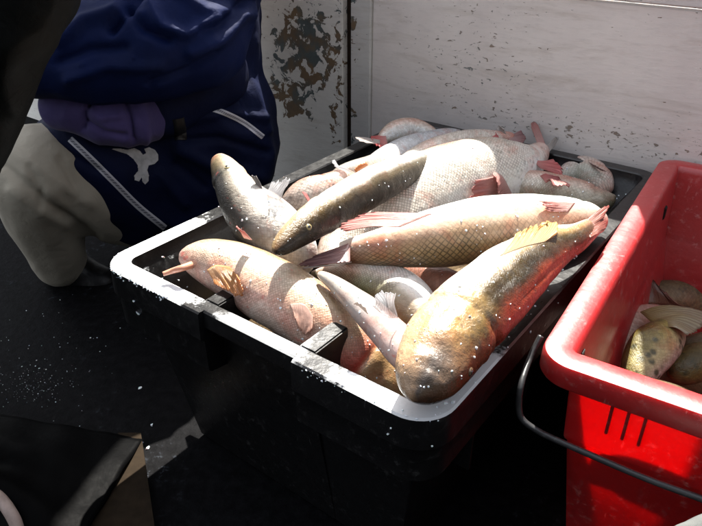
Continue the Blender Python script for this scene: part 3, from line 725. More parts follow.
# --- red-brown fish next to it
r9 = fish_root(430, 285, -.15, 'reddish brown fish showing between the tan netted fish and the olive backed one')
m9 = fish_mat('fish_skin_red_brown', net=.2, size=.007, rough=.3, gloss=.5, slime=.7, red=.4)
c9 = [(0, [(.46, .24, .18), (.5, .3, .24), (.4, .2, .15)]), (1, [(.4, .2, .15), (.50, .30, .22), (.42, .2, .14)])]
fish_body([(362, 262, -.10, 4), (380, 264, -.09, 10), (405, 272, -.07, 16), (435, 284, -.07, 20), (465, 300, -.08, 20), (490, 318, -.1, 5)], c9, m9, .85, parent=r9)

# --- back of the crate
m10 = fish_mat('fish_skin_cream', net=.15, size=.006, rough=.3, gloss=.5, slime=.6, fine=.4)
cW = [(0, [(.62, .52, .46), W, W, (.6, .56, .5)]), (1, [(.60, .5, .44), W, W, (.6, .54, .46)])]
r10 = fish_root(405, 132, -.1, 'small cream fish with bloody gill at the far left corner of the black crate')
fish_body([(381, 142, .0, 3), (385, 138, .0, 8), (397, 132, .01, 12), (412, 130, .01, 12), (428, 134, 0, 9), (440, 140, -.02, 4)], [(t, row) for t, row in cW], m10, .9, parent=r10)
fin([(386, 136, .03), (388, 146, .03)], [(368, 135, .04), (376, 148, .04)], f_red, r10, 'gill', nu=14, ruffle=.005)
fin([(380, 140, .04), (380, 144, .04)], [(353, 135, .05), (362, 142, .05)], f_white, r10, 'pectoral_fin', nu=8)
r11 = fish_root(405, 155, -.1, 'bluish white fish, second from the far left corner, partly covered by its neighbours')
m11 = fish_mat('fish_skin_blue_white', net=.3, size=.005, rough=.26, gloss=.6, slime=.8)
cB = [(0, [(.55, .57, .6), (.72, .75, .78), (.78, .79, .82), W]), (1, [(.55, .57, .6), (.72, .74, .77), (.78, .79, .8), W])]
fish_body([(350, 192, -.06, 4), (362, 180, -.04, 12), (382, 165, -.01, 15), (405, 152, .0, 15), (428, 143, .0, 12), (450, 136, -.01, 8), (462, 133, -.02, 3)], cB, m11, .85, parent=r11)
r12 = fish_root(470, 145, -.1, 'white fish with pink and dark folded fin, lying just above the broad pale one')
m12 = fish_mat('fish_skin_silver_white', net=.35, size=.0055, rough=.28, gloss=.6, slime=.7)
c12 = [(0, [(.62, .6, .54), (.78, .75, .7), W, W]), (.8, [(.66, .6, .56), (.80, .77, .72), W, W]), (1, [PK, PP, PP, PP])]
o12 = fish_body([(385, 190, -.08, 5), (402, 175, -.04, 14), (425, 161, .0, 18), (452, 151, .02, 18), (478, 144, .02, 15), (500, 140, .02, 9), (512, 140, .01, 7), (516, 140, .01, 2)], c12, m12, .85, parent=r12)
fin_on([(425, 164), (432, 157), (445, 151)], [(426, 166), (440, 160), (446, 156)], fin_mat('dark_pink_fold', (.08, .07, .12), (.55, .2, .16), .2), r12, o12, 'pectoral_fin', rise=.006)
fin([(508, 135, .03), (510, 146, .03)], [(524, 131, .04), (526, 144, .03)], f_dpink, r12, 'tail_fin', nu=14, ruffle=.006)
fin([(496, 133, .05), (506, 134, .05)], [(497, 124, .08), (503, 127, .08)], f_white, r12, 'anal_fin', nu=10, ruffle=.004)
fin([(488, 134, .05), (493, 146, .06)], [(497, 132, .06), (501, 146, .05)], f_red, r12, 'pelvic_fin', nu=10, ruffle=.003)

r13 = fish_root(320, 195, -.1, 'mottled silver fish with red gill slit, half hidden behind the slim dark-backed fish')
m13 = fish_mat('fish_skin_mottled_silver', net=.5, size=.006, rough=.26, speck=.7, gloss=.6, slime=.8)
c13 = [(0, [(.4, .36, .32), (.56, .52, .48), (.5, .44, .4)]), (.4, [(.35, .32, .3), W, (.66, .6, .56), (.55, .36, .3)]), (1, [(.36, .34, .32), (.6, .54, .5), (.62, .42, .36)])]
fish_body([(284, 206, .0, 4), (292, 204, .02, 14), (308, 197, .04, 19), (328, 190, .05, 17), (348, 181, .04, 13), (362, 176, .02, 5)], [(t, row[::-1]) for t, row in c13], m13, .85, parent=r13, bumpf=lambda t, ca, sa: -.08 * gauss(t, .42, .012))
fin([(302, 192, .12), (311, 206, .12)], [(305, 191, .125), (313, 205, .125)], f_red, r13, 'gill', nu=10, nv=3, ruffle=.001)
r13b = fish_root(342, 172, -.05, 'small grey fish with golden eye and clear fins, resting by the left rim')
m13b = fish_mat('fish_skin_grey_head', net=.1, size=.006, rough=.25, speck=.3, gloss=.6, slime=.8)
cg = [(0, [(.32, .32, .30), (.44, .42, .38), (.38, .36, .32)]), (1, [(.5, .48, .45), W, (.56, .5, .46)])]
ob = fish_body([(333, 176, .05, 2), (337, 176, .06, 8), (347, 174, .06, 11), (362, 170, .05, 12), (385, 162, .02, 10), (395, 158, .0, 3)], cg, m13b, .85, parent=r13b)
eye(341.5, 176, r13b, .0055, ob.name)
fin([(342, 168, .1), (352, 172, .1)], [(330, 159, .12), (337, 168, .12)], f_clear, r13b, 'dorsal_fin', nu=12, ruffle=.004, ragged=.3)
fin([(355, 171, .12), (367, 164, .12)], [(354, 170, .14), (365, 161, .15)], f_orange, r13b, 'pectoral_fin', nu=10, curl=.004)

r14 = fish_root(585, 172, -.2, 'grey-backed fish arched at the far right corner of the black crate')
m14 = fish_mat('fish_skin_grey_green', net=.55, size=.0065, rough=.3, gloss=.5, slime=.6, fine=.6)
cG = [(0, [(.7, .64, .6), (.66, .66, .6), (.54, .55, .5), (.34, .36, .3)]), (1, [(.7, .6, .56), (.66, .66, .6), (.56, .57, .5), (.34, .36, .3)])]
fish_body([(603, 196, -.09, 5), (602, 190, -.07, 12), (594, 179, -.06, 17), (581, 172, -.06, 16), (568, 176, -.07, 12), (556, 186, -.1, 5)], [(t, row[::-1]) for t, row in cG], m14, .85, parent=r14)
fin([(588, 162, .0), (600, 170, .0)], [(594, 164, .02), (607, 173, .02)], f_dpink, r14, 'dorsal_fin', nu=12, ruffle=.002)
r15 = fish_root(580, 205, -.15, 'pale green-grey fish with rosy gill, its head pointing at the right rim')
m15 = fish_mat('fish_skin_green_grey', net=.45, size=.006, rough=.26, gloss=.6, slime=.8, speck=.2)
c15 = [(0, [(.6, .45, .4), W, (.6, .56, .5), (.5, .46, .4)]), (.6, [(.48, .3, .24), (.58, .56, .5), (.42, .43, .36), (.26, .28, .2)]), (1, [(.45, .3, .25), (.38, .38, .3), (.2, .22, .14), (.16, .17, .1)])]
fish_body([(502, 186, -.07, 6), (522, 186, -.04, 15), (548, 189, -.02, 17), (572, 197, -.01, 19), (592, 202, -.01, 17), (606, 200, -.01, 10), (614, 197, -.01, 3)], c15, m15, .85, parent=r15, bumpf=lambda t, ca, sa: -.06 * gauss(t, .8, .012))
fin([(578, 203, .11), (590, 210, .11)], [(585, 206, .12), (592, 217, .11)], f_red, r15, 'gill', nu=10, ruffle=.002)
fin([(540, 176, .04), (546, 183, .04)], [(558, 177, .06), (564, 184, .05)], f_red, r15, 'torn_gill', nu=16, ruffle=.005, curl=.006)
fin([(546, 180, .05), (560, 184, .05)], [(556, 186, .07), (574, 186, .06)], f_pink, r15, 'torn_gill', nu=12, ruffle=.004, curl=.004)

r16 = fish_root(545, 165, -.2, 'dark grey fish lying low by the back rim, behind the ruddy pink tail')
fish_body([(470, 150, -.2, 4), (490, 148, -.18, 12), (520, 150, -.17, 17), (552, 158, -.17, 16), (580, 166, -.18, 11), (596, 170, -.2, 4)], [(0, [(.4, .36, .32), (.5, .46, .42), (.42, .38, .34)]), (1, [(.36, .33, .3), (.46, .42, .38), (.38, .34, .3)])], m14, .8, parent=r16, rings=70, seg=36)
# --- fish lower in the heap, seen through the gaps
mL = fish_mat('fish_skin_under_brown', net=.4, size=.007, rough=.35, speck=.5, gloss=.4, slime=.4)
cL = [(0, [(.2, .15, .08), (.36, .28, .18), (.3, .22, .14)]), (1, [(.24, .18, .1), (.4, .31, .2), (.22, .16, .08)])]
for (lab, stt) in (('brown mottled fish low in the heap under the pink fine-scaled fish', [(205, 285, -.28, 4), (230, 300, -.27, 22), (270, 325, -.27, 34), (310, 350, -.28, 32), (350, 375, -.3, 20), (370, 385, -.3, 4)]),
                   ('brown fish deep in the heap below the slim dark-backed fish', [(230, 240, -.28, 4), (260, 235, -.27, 28), (310, 215, -.26, 40), (370, 185, -.26, 36), (430, 160, -.27, 18), (450, 150, -.28, 4)]),
                   ('brown fish deep in the heap below the broad pale fish', [(400, 300, -.3, 4), (430, 280, -.28, 34), (480, 245, -.28, 48), (530, 215, -.28, 40), (570, 190, -.28, 24), (590, 180, -.3, 4)]),
                   ('brown fish deep in the heap beside the olive-backed fish', [(330, 330, -.34, 4), (370, 350, -.33, 34), (420, 340, -.33, 44), (470, 305, -.33, 40), (520, 260, -.34, 22), (540, 240, -.34, 4)])):
    rL = fish_root(stt[2][0], stt[2][1], -.5, lab); fish_body(stt, cL, mL, .7, parent=rL, rings=60, seg=28)

# --- fish in the red tub
def tub_stations(pts):
    out = []
    for x, y, z, r in pts:
        p = TLp(x, y, z); d = p - CAM; cp, sp = math.cos(PITCH), math.sin(PITCH); zz = d.y * cp - d.z * sp; up = d.y * sp + d.z * cp
        out.append((351 + F * d.x / zz, 263 - F * up / zz, (p.z - ZR) / S, r * F / zz))
    return out
rt = fish_root(652, 350, -.5, 'plump yellow and olive mottled fish with pink belly, nearest in the red tub')
mt = fish_mat('fish_skin_yellow_mottled', net=.3, size=.006, rough=.32, speck=.9, speckcol=(.035, .035, .008), gloss=.5, slime=.7, fine=.9)
for n_ in mt.node_tree.nodes:
    if n_.type == 'TEX_VORONOI': n_.inputs['Scale'].default_value = 75
cT = [(0, [(.30, .26, .10), (.52, .46, .26), (.70, .52, .46)]), (.3, [(.20, .17, .05), (.34, .30, .10), (.60, .52, .30), (.76, .58, .52)]), (.7, [(.18, .15, .05), (.40, .34, .12), (.68, .58, .38), (.78, .62, .56)]), (1, [(.4, .33, .16), (.62, .5, .36), (.72, .54, .48)])]
fish_body([(632, 392, -.32, 6), (637, 378, -.30, 16), (644, 362, -.28, 21), (653, 349, -.26, 23), (663, 339, -.26, 21), (673, 331, -.27, 13), (682, 325, -.3, 4)], [(t, row) for t, row in cT], mt, .85, parent=rt, lump=.06)
rt2 = fish_root(620, 335, -.5, 'pale pink fish along the inside wall of the red tub, beside the mottled one')
mtp = fish_mat('fish_skin_dull_pink', net=.2, size=.006, rough=.35, speck=.3, gloss=.5, slime=.5, red=.2)
cP = [(0, [(.62, .42, .38), (.74, .56, .52), (.6, .44, .38)]), (1, [(.6, .42, .36), (.70, .56, .46), (.5, .4, .26)])]
fish_body([(600, 384, -.40, 7), (612, 358, -.36, 15), (623, 338, -.34, 18), (638, 322, -.33, 16), (660, 316, -.35, 11), (678, 320, -.38, 4)], cP, mtp, .85, parent=rt2)
fin([(660, 330, -.22), (640, 312, -.24)], [(698, 340, -.20), (712, 308, -.22)], f_olive, rt2, 'tail_fin', nu=24, ruffle=.0025, curl=.010, ragged=.15)
rt3 = fish_root(652, 290, -.5, 'fish turned away in the red tub, showing only its broad red-brown fin')
fish_body([(628, 312, -.48, 4), (645, 305, -.46, 16), (665, 300, -.46, 20), (690, 302, -.47, 18), (715, 310, -.48, 5)], cL, mL, .8, parent=rt3, rings=60, seg=30)
fin([(683, 306, -.36), (635, 304, -.36)], [(660, 286, -.30), (636, 264, -.28)], f_brown, rt3, 'pectoral_fin', nu=26, ruffle=.006, curl=.008)
rt4 = fish_root(690, 285, -.5, 'yellow-green fish with dark bars at the far end of the red tub')
fish_body([(660, 282, -.48, 5), (668, 280, -.46, 13), (684, 282, -.45, 17), (703, 290, -.45, 19), (725, 300, -.46, 16), (740, 305, -.47, 5)], [(0, [(.5, .3, .28), (.5, .42, .22), (.3, .28, .1)]), (1, [(.3, .28, .1), (.46, .42, .2), (.5, .4, .25)])], mt, .85, parent=rt4, rings=80)
fin([(646, 280, -.40), (656, 284, -.40)], [(648, 238, -.22), (655, 262, -.28)], f_yellow, rt4, 'tail_fin', nu=12, ruffle=.004)
rt5 = fish_root(692, 370, -.5, 'dark olive mottled fish in the near right of the red tub')
fish_body([(668, 372, -.40, 4), (676, 370, -.38, 14), (690, 365, -.37, 19), (706, 360, -.37, 20), (730, 352, -.38, 12), (740, 350, -.39, 4)], [(0, [(.3, .24, .1), (.24, .2, .07), (.36, .28, .12)]), (1, [(.3, .24, .1), (.2, .17, .06), (.36, .28, .12)])], mt, .85, parent=rt5, lump=.05, rings=80)
for (lab, stt) in (('brown filler fish inside the near wall of the red tub, added to block sun', tub_stations([(.065, .092, -.125, .01), (.09, .088, -.098, .040), (.2, .087, -.102, .046), (.3, .087, -.102, .046), (.38, .092, -.115, .036), (.41, .095, -.125, .006)])), ('brown fish at the bottom of the red tub beneath the dark olive one', tub_stations([(.10, .16, -.21, .01), (.14, .18, -.21, .045), (.26, .24, -.21, .06), (.38, .30, -.21, .01)])),  # first fish is a filler, added to block sun on the near wall
                   ('brown fish at the bottom of the red tub near its far wall', tub_stations([(.10, .34, -.21, .01), (.15, .38, -.21, .05), (.28, .46, -.21, .06), (.38, .52, -.21, .01)]))):
    rL = fish_root(stt[1][0], stt[1][1], -.6, lab); fish_body(stt, cL, mL, .6, parent=rL, rings=50, seg=28)

# ------------------------------------------------------------------ people
def blob_mesh(name, chains, m, parent, voxel=.011, smooth=8, fold=None, reg=True):
    """chains of (point, radius): a continuous garment surface grown from them"""
    bm = bmesh.new()
    for ch in chains:
        for i in range(len(ch) - 1):
            (p, r), (q, s) = ch[i], ch[i + 1]; n = max(2, int((q - p).length / (min(r, s) * .22)))
            for j in range(n + 1):
                t = j / n; c = p + (q - p) * t; rr = r + (s - r) * t
                bmesh.ops.create_icosphere(bm, subdivisions=2, radius=rr, matrix=Matrix.Translation(c))
    me = bpy.data.meshes.new(name + '_raw'); bm.to_mesh(me); bm.free()
    tmp = bpy.data.objects.new('tmp', me); COL.objects.link(tmp)
    rm = tmp.modifiers.new('r', 'REMESH'); rm.mode = 'VOXEL'; rm.voxel_size = voxel
    sm = tmp.modifiers.new('s', 'SMOOTH'); sm.iterations = smooth; sm.factor = .6
    sb = tmp.modifiers.new('u', 'SUBSURF'); sb.levels = 1; sb.render_levels = 1
    dg = bpy.context.evaluated_depsgraph_get(); ev = tmp.evaluated_get(dg)
    out = bpy.data.meshes.new_from_object(ev); out.name = name
    bpy.data.objects.remove(tmp); bpy.data.meshes.remove(me)
    if fold:
        out.update(); nv = len(out.vertices); co = np.empty(nv * 3); out.vertices.foreach_get('co', co); co = co.reshape(-1, 3)
        nr = np.empty(nv * 3); out.vertices.foreach_get('normal', nr); nr = nr.reshape(-1, 3)
        d = np.array([fold(Vector(c)) for c in co]); co += nr * d[:, None]; out.vertices.foreach_set('co', co.ravel()); out.update()
    out.materials.clear(); o = link(name, out, m, parent)
    if reg: register(o)
    return o
def creases(base_fn, lines):
    def dist(px, py, pts):
        best = 1e9
        for (x0, y0), (x1, y1) in zip(pts, pts[1:]):
            L2 = (x1 - x0) ** 2 + (y1 - y0) ** 2; t = max(0, min(1, ((px - x0) * (x1 - x0) + (py - y0) * (y1 - y0)) / L2))
            best = min(best, math.hypot(px - x0 - t * (x1 - x0), py - y0 - t * (y1 - y0)))
        return best
    cp, sp = math.cos(PITCH), math.sin(PITCH)
    def fn(p):
        d = p - CAM; zz = d.y * cp - d.z * sp; up = d.y * sp + d.z * cp
        px = 351 + F * d.x / zz; py = 263 - F * up / zz; v = base_fn(p)
        for amp, wd, pts in lines:
            q = dist(px, py, pts) / wd
            if q < 3: v += amp * math.exp(-q * q)
        return v
    return fn
def ridges(dirv, scale, amp, sd=0, across=3.0):
    dv = Vector(dirv).normalized()
    def fn(p):
        a = p.dot(dv); q = (p - dv * a) * scale + dv * a * scale / across + Vector((sd, sd, sd))
        n = noise.noise(q) ; n2 = noise.noise(q * 2.3)
        return amp * ((1 - abs(n) * 2.4) * .8 + n2 * .5)
    return fn
m_navy = cloth('navy_jacket_cloth', (.0035, .007, .032), .7, 0, (.0025, .004, .02))
m_navy_lit = cloth('lit_sleeve_cloth', (.0022, .008, .050), .7, 0, (.0015, .005, .03))  # the jacket's navy again, bluer to hold the light on the sleeve
for m_ in (m_navy_lit, m_navy): m_.node_tree.nodes['Principled BSDF'].inputs['Specular IOR Level'].default_value = .12
m_purple = cloth('purple_fleece', (.060, .045, .155), .8, .1)
m_beige = cloth('beige_trouser_cloth', (.36, .325, .26), .8, .05, (.30, .27, .215))
m_black = cloth('black_green_coat', (.0015, .0022, .0022), .6, 0)
m_black.node_tree.nodes['Principled BSDF'].inputs['Specular IOR Level'].default_value = .1
m_skin = simple('skin', (.5, .3, .22), .5)
per = empty('person', (-.95 * S * 1.0, 2.75 * S, 0))
tag(per, 'person in navy blue jacket with white piping and beige trousers, crouching beside the black crate', 'person')
# the body under the clothes: one continuous figure (hips, trunk, neck, head, thighs, shins, arms)
hip = Q(178, 190, 2.75); 
body_ch = [[(Q(185, 175, 3.33), 0.117), (Q(190, 60, 3.39), 0.14), (Q(195, -70, 3.45), 0.152), (Q(185, -160, 3.39), 0.0643), (Q(170, -215, 3.28), 0.0994)],
           [(Q(165, 190, 3.22), 0.0936), (Q(45, 175, 2.69), 0.0526), (Q(62, 240, 2.78), 0.0445), (Q(75, 280, 2.88), 0.0351)]]
blob_mesh('body', body_ch, m_skin, per, .012, 6, reg=False)
torso = blob_mesh('jacket', [[(Q(175, -150, 3.39), 0.175), (Q(168, -60, 3.33), 0.188), (Q(178, 40, 3.28), 0.188), (Q(185, 110, 3.22), 0.193), (Q(192, 165, 3.18), 0.185), (Q(195, 230, 3.22), 0.164)],
                             [(Q(185, 150, 3.16), .164), (Q(136, 166, 3.00), .140), (Q(108, 158, 2.88), .118), (Q(84, 148, 2.80), .098)], [(Q(84, 148, 2.80), .094), (Q(110, 184, 2.86), .100), (Q(140, 200, 2.95), .105)],
                             [(Q(200, 120, 3.16), 0.175), (Q(216, 150, 3.14), 0.146)]],
                  m_navy, per, .009, 9, creases(ridges((.6, .2, -.5), 9, .008, 3, 3.0), [
    (.010, 5, [(190, 120), (225, 112), (262, 118)]), (-.009, 4, [(186, 140), (220, 138), (266, 152)]), (.009, 6, [(180, 150), (215, 168), (258, 176)]), (-.008, 4, [(176, 165), (205, 188)]),
    (.010, 5, [(236, 60), (255, 90), (268, 130)]), (-.010, 4, [(228, 70), (243, 100), (250, 128)]), (.007, 5, [(160, 175), (185, 205)]), (-.008, 4, [(60, 150), (100, 170)])]))
slv = blob_mesh('sleeve', [[(Q(196, -110, 3.18), 0.14), (Q(198, -30, 2.95), 0.128), (Q(188, 30, 2.76), 0.113), (Q(150, 45, 2.67), 0.105), (Q(100, 52, 2.62), 0.0913), (Q(62, 60, 2.6), 0.0702), (Q(35, 66, 2.57), 0.0585)]],
                m_navy_lit, per, .009, 8, creases(ridges((-.3, .1, -.8), 10, .008, 9, 2.2), [
    (.014, 6, [(62, 42), (85, 22), (120, 12), (140, 18)]), (-.020, 5, [(112, 30), (128, 12), (140, -6)]), (-.018, 5, [(128, 10), (146, 30), (168, 38)]), (.016, 6, [(150, 8), (160, 28), (185, 34), (215, 20)]),
    (.010, 6, [(180, -5), (205, 10), (240, 12)]), (-.014, 5, [(200, 30), (222, 24), (250, 0)]), (.012, 6, [(190, 52), (220, 40), (246, 14)]), (-.010, 5, [(60, 62), (90, 50), (125, 48)]), (.010, 6, [(70, 78), (110, 66), (160, 66)]), (-.010, 4, [(150, 84), (190, 70), (215, 52)])]))
slv2 = blob_mesh('inner_sleeve', [[(Q(146, 116, 2.76), 0.0515), (Q(128, 118, 2.7), 0.0573), (Q(105, 118, 2.67), 0.0538), (Q(82, 112, 2.64), 0.0445), (Q(60, 108, 2.62), 0.0398)]],
                 m_purple, per, .006, 5, creases(ridges((0, .2, 1), 16, .004, 5, 2.0), [
    (-.010, 3, [(124, 100), (130, 115), (134, 140)]), (.007, 4, [(138, 100), (145, 120), (146, 142)]), (-.008, 3, [(88, 122), (105, 132), (125, 136)]), (.006, 4, [(86, 108), (100, 118), (118, 116)]), (-.009, 3, [(92, 98), (86, 112), (84, 128)])]))
blob_mesh('other_sleeve', [[(Q(215, 75, 2.95), 0.0702), (Q(185, 98, 2.88), 0.0608), (Q(160, 110, 2.81), 0.0562)]], m_navy, per, .008, 6, ridges((1, .1, 0), 12, .005, 6))
trs = blob_mesh('trousers', [[(Q(185, 210, 3.24), .118), (Q(124, 206, 2.94), .090), (Q(72, 182, 2.76), 0.103), (Q(40, 167, 2.67), 0.0913)],
                             [(Q(36, 176, 2.64), 0.0913), (Q(40, 205, 2.69), 0.0819), (Q(52, 240, 2.76), 0.0655), (Q(60, 262, 2.83), 0.0585)]],
                m_beige, per, .008, 5, creases(ridges((.5, .2, .7), 9, .004, 2, 3.0), [
    (-.009, 5, [(2, 165), (30, 188), (60, 212), (95, 236)]), (.005, 6, [(8, 150), (45, 172), (90, 204)]), (-.005, 4, [(30, 168), (42, 190), (40, 205)]), (.004, 5, [(10, 190), (38, 210), (66, 226)]), (-.004, 4, [(60, 160), (72, 182), (78, 196)])]))
m_boot = plastic('black_rubber_boot', (.005, .005, .006), .4, .1, (.1, .1, .1), spec=.3)
blob_mesh('boot', [[(Q(62, 262, 2.86), .05), (Q(84, 276, 2.86), .045), (Q(104, 284, 2.84), .042)]], m_boot, per, .009, 5, reg=False)
def surf_strip(name, pts, wpx, m, parent, names, lift=.0012, cross=6, n=60):
    v = []; f = []; uv = []
    P2 = catmull([(x, y, 0, 0) for x, y in pts], n)[:, :2]; prev = None
    for i in range(n):
        a = P2[max(i - 1, 0)]; b = P2[min(i + 1, n - 1)]; d = (b - a) / np.linalg.norm(b - a); nn = np.array((-d[1], d[0]))
        for k in range(cross + 1):
            q = P2[i] + nn * wpx * (k / cross - .5); h = hit(q[0], q[1], names)
            if h: l = h[0] + (h[1] if h[1].dot(CAM - h[0]) > 0 else -h[1]) * lift * (1 if 0 < k < cross else .2)
            else: l = v[-1] if v else Vector()
            v.append(l); uv.append((i / n, k / cross))
    for i in range(n - 1):
        for k in range(cross): a = i * (cross + 1) + k; f.append((a, a + 1, a + cross + 2, a + cross + 1))
    me = bpy.data.meshes.new(name); me.from_pydata([tuple(p) for p in v], [], f); me.update()
    uvl = me.uv_layers.new(name='UV'); uvl.data.foreach_set('uv', [x for l in me.loops for x in uv[l.vertex_index]])
    return link(name, me, m, parent)
def piping_mat():
    m, t, b = mat('white_zigzag_piping'); uv = N(t, 'UVMap', uv_map='UV').outputs[0]; sp = N(t, 'SeparateXYZ'); t.links.new(uv, sp.inputs[0])
    edge = ramp(t, math_n(t, 'ABSOLUTE', math_n(t, 'SUBTRACT', sp.outputs[1], .5)), [(.17, 0), (.22, 1)])
    zz = ramp(t, math_n(t, 'PINGPONG', math_n(t, 'ADD', math_n(t, 'MULTIPLY', sp.outputs[0], 34), math_n(t, 'MULTIPLY', sp.outputs[1], 2)), .5), [(.2, 0), (.3, 1)])
    c = mixc(t, math_n(t, 'MAXIMUM', edge, math_n(t, 'MULTIPLY', zz, .55)), (.09, .09, .12), (.5, .5, .54))
    t.links.new(c, b.inputs['Base Color']); b.inputs['Roughness'].default_value = .7; return m
m_pipe = piping_mat(); m_logo = simple('white_print', (.55, .55, .56), .7)
surf_strip('piping', [(70, 139), (92, 160), (115, 183), (138, 206), (165, 228)], 6.5, m_pipe, per, ['jacket', 'trousers'])
surf_strip('piping', [(205, 107), (222, 112), (243, 122), (263, 137)], 5.5, m_pipe, per, ['jacket'])
surf_strip('strap', [(178, 118), (180, 128), (181, 140)], 12, simple('black_strap', (.01, .01, .012), .5), per, ['jacket', 'other_sleeve'], .004)
def surf_poly(name, poly, m, parent, names, step=.7, lift=.0016):
    xs = [p[0] for p in poly]; ys = [p[1] for p in poly]
    def inside(x, y):
        c = False; n = len(poly)
        for i in range(n):
            x1, y1 = poly[i]; x2, y2 = poly[i - 1]
            if (y1 > y) != (y2 > y) and x < (x2 - x1) * (y - y1) / (y2 - y1) + x1: c = not c
        return c
    v = []; idx = {}; f = []
    def vert(i, j):
        if (i, j) not in idx:
            h = hit(min(xs) + i * step, min(ys) + j * step, names)
            if not h: return None
            idx[(i, j)] = len(v); v.append(h[0] + (h[1] if h[1].dot(CAM - h[0]) > 0 else -h[1]) * lift)
        return idx[(i, j)]
    for i in range(int((max(xs) - min(xs)) / step) + 1):
        for j in range(int((max(ys) - min(ys)) / step) + 1):
            if inside(min(xs) + (i + .5) * step, min(ys) + (j + .5) * step):
                q = [vert(i, j), vert(i + 1, j), vert(i + 1, j + 1), vert(i, j + 1)]
                if None not in q: f.append(q)
    return mesh(name, v, f, m, parent)
lg = [(265, 350), (285, 349), (303, 352), (320, 348), (333, 354), (341, 364), (349, 360), (344, 350), (356, 346), (370, 352), (378, 364), (378, 377), (368, 386), (355, 389), (351, 400), (355, 412), (354, 426), (346, 434), (340, 428), (338, 417), (332, 427), (321, 424), (320, 413), (330, 402), (328, 388), (318, 374), (303, 362), (285, 357)]
surf_poly('printed_emblem', [(x / 2.39, y / 2.39 + 2.5) for x, y in lg], m_logo, per, ['jacket'], .45)

# second person: dark coat at the very edge
p2 = empty('person', Q(-60, 250, 1.75)); p2.location.z = 0
tag(p2, 'person in a near-black coat at the far left edge, only one arm in view', 'person')
blob_mesh('body', [[(Q(-130, 420, 1.8), .06), (Q(-125, 200, 1.8), .08), (Q(-115, -60, 1.8), .11), (Q(-110, -190, 1.8), .05), (Q(-100, -260, 1.75), .09)]], m_skin, p2, .014, 6, reg=False)
for q_ in ((Q(-130, 420, 1.8), Q(-100, 440, 1.72)),): blob_mesh('boot', [[(q_[0] + Vector((0, 0, .12)), .068), (q_[0], .068)], [(q_[0], .062), (q_[1], .052)]], m_black, p2, .012, 4, reg=False)
blob_mesh('coat', [[(Q(-120, 330, 1.75), .13), (Q(-120, 160, 1.75), .13), (Q(-100, 0, 1.75), .15), (Q(-90, -120, 1.75), .15)],
                   [(Q(-20, -90, 1.68), .085), (Q(2, -20, 1.64), .075), (Q(-4, 30, 1.62), .064), (Q(-14, 75, 1.62), .05), (Q(-40, 150, 1.62), .045)]], m_black, p2, .010, 6, ridges((.3, .1, -1), 12, .009, 4, 1.5))

# ------------------------------------------------------------------ things on the deck in the foreground
def draped(name, poly, zf, m, label, cat, thick=.004, nu=40, nv=30):
    """poly: four corners (px, py, z) -> a sheet with its own folds"""
    a, b, c, d = [P(*q) for q in poly]; v = []; f = []
    for j in range(nv + 1):
        for i in range(nu + 1):
            s = i / nu; t = j / nv; p = (a * (1 - s) + b * s) * (1 - t) + (d * (1 - s) + c * s) * t
            v.append(p + Vector((0, 0, zf(s, t))))
    for j in range(nv):
        for i in range(nu): k = j * (nu + 1) + i; f.append((k, k + 1, k + nu + 2, k + nu + 1))
    o = mesh(name, v, f, m); sm = o.modifiers.new('t', 'SOLIDIFY'); sm.thickness = thick; tag(o, label, cat); return o
m_apron = plastic('black_wet_vinyl', (.0015, .0015, .0017), .55, .04, (.02, .03, .03), spec=.03)
fz = -ZR / S
draped('rubber_apron', [(-60, 405, -.70), (143, 441, -.70), (70, 570, -.70), (-80, 560, -.70)], lambda s, t: .035 * math.sin(s * 2.6 + .3) * math.sin(t * 3) + .03 * gauss(t, .55 + .3 * s, .10) * gauss(s, .4, .4) + .008 * noise.noise(Vector((s * 5, t * 5, 1))), m_apron, 'black rubber apron lying on the deck at the near left, soft shine along its fold', 'apron')
m_sun_patch = simple('sun_patch_brown', (.022, .015, .009), .9, .1)  # brown put in for a sunlit patch of the deck
a_, b_, c_ = P(142, 438, fz + .02), P(160, 560, fz + .02), P(70, 560, fz + .02)
d_ = P(120, 438, fz + .02)
bm = bmesh.new(); vs = [bm.verts.new(p) for p in (d_, a_, b_, c_)]; fc = bm.faces.new(vs)
ex = bmesh.ops.extrude_face_region(bm, geom=[fc]); bmesh.ops.translate(bm, vec=(0, 0, .012), verts=[e for e in ex['geom'] if isinstance(e, bmesh.types.BMVert)])
bmesh.ops.recalc_face_normals(bm, faces=bm.faces); me = bpy.data.meshes.new('sun_patch_board'); bm.to_mesh(me); bm.free()
fb = link('sun_patch_board', me, m_sun_patch, None, False); tag(fb, 'brown board between the black apron and the crate, coloured as a sunlit patch', 'board')
m_rag = cloth('grey_woven_rag', (.11, .115, .11), .9, .2, (.07, .075, .075), 300, 30)
def ragz(s, t): return .010 * noise.noise(Vector((s * 3, t * 3, 3))) + .003 * noise.noise(Vector((s * 10, t * 10, 5))) - .05 * (1 - min(1, t * 4)) ** 2 - .006 * gauss(t, .35, .06)
draped('woven_rag', [(622, 538, -.10), (740, 489, -.10), (790, 580, -.14), (640, 596, -.14)], ragz, m_rag, 'pale grey woven cloth at the near right corner in front of the red tub', 'cloth', .005)
pb = P(735, 590, -.19)
box_ = plain_box('wooden_box', pb.x - .09, pb.x + .16, pb.y - .16, pb.y + .05, .004, pb.z, simple('dark_box_wood', (.02, .015, .01), .8, .2)); tag(box_, 'dark low box under the grey woven cloth at the near right', 'box')
m_hose = simple('pale_pink_hose', (.32, .24, .21), .5)
hz = tube('hose', [P(-14, 488, -.58), P(0, 499, -.58), P(10, 512, -.59), P(17, 527, -.62), P(18, 545, -.66), P(14, 575, -.70), P(-10, 620, -.71)], .0085, m_hose); tag(hz, 'pale pink curved hose end at the bottom left corner', 'hose')

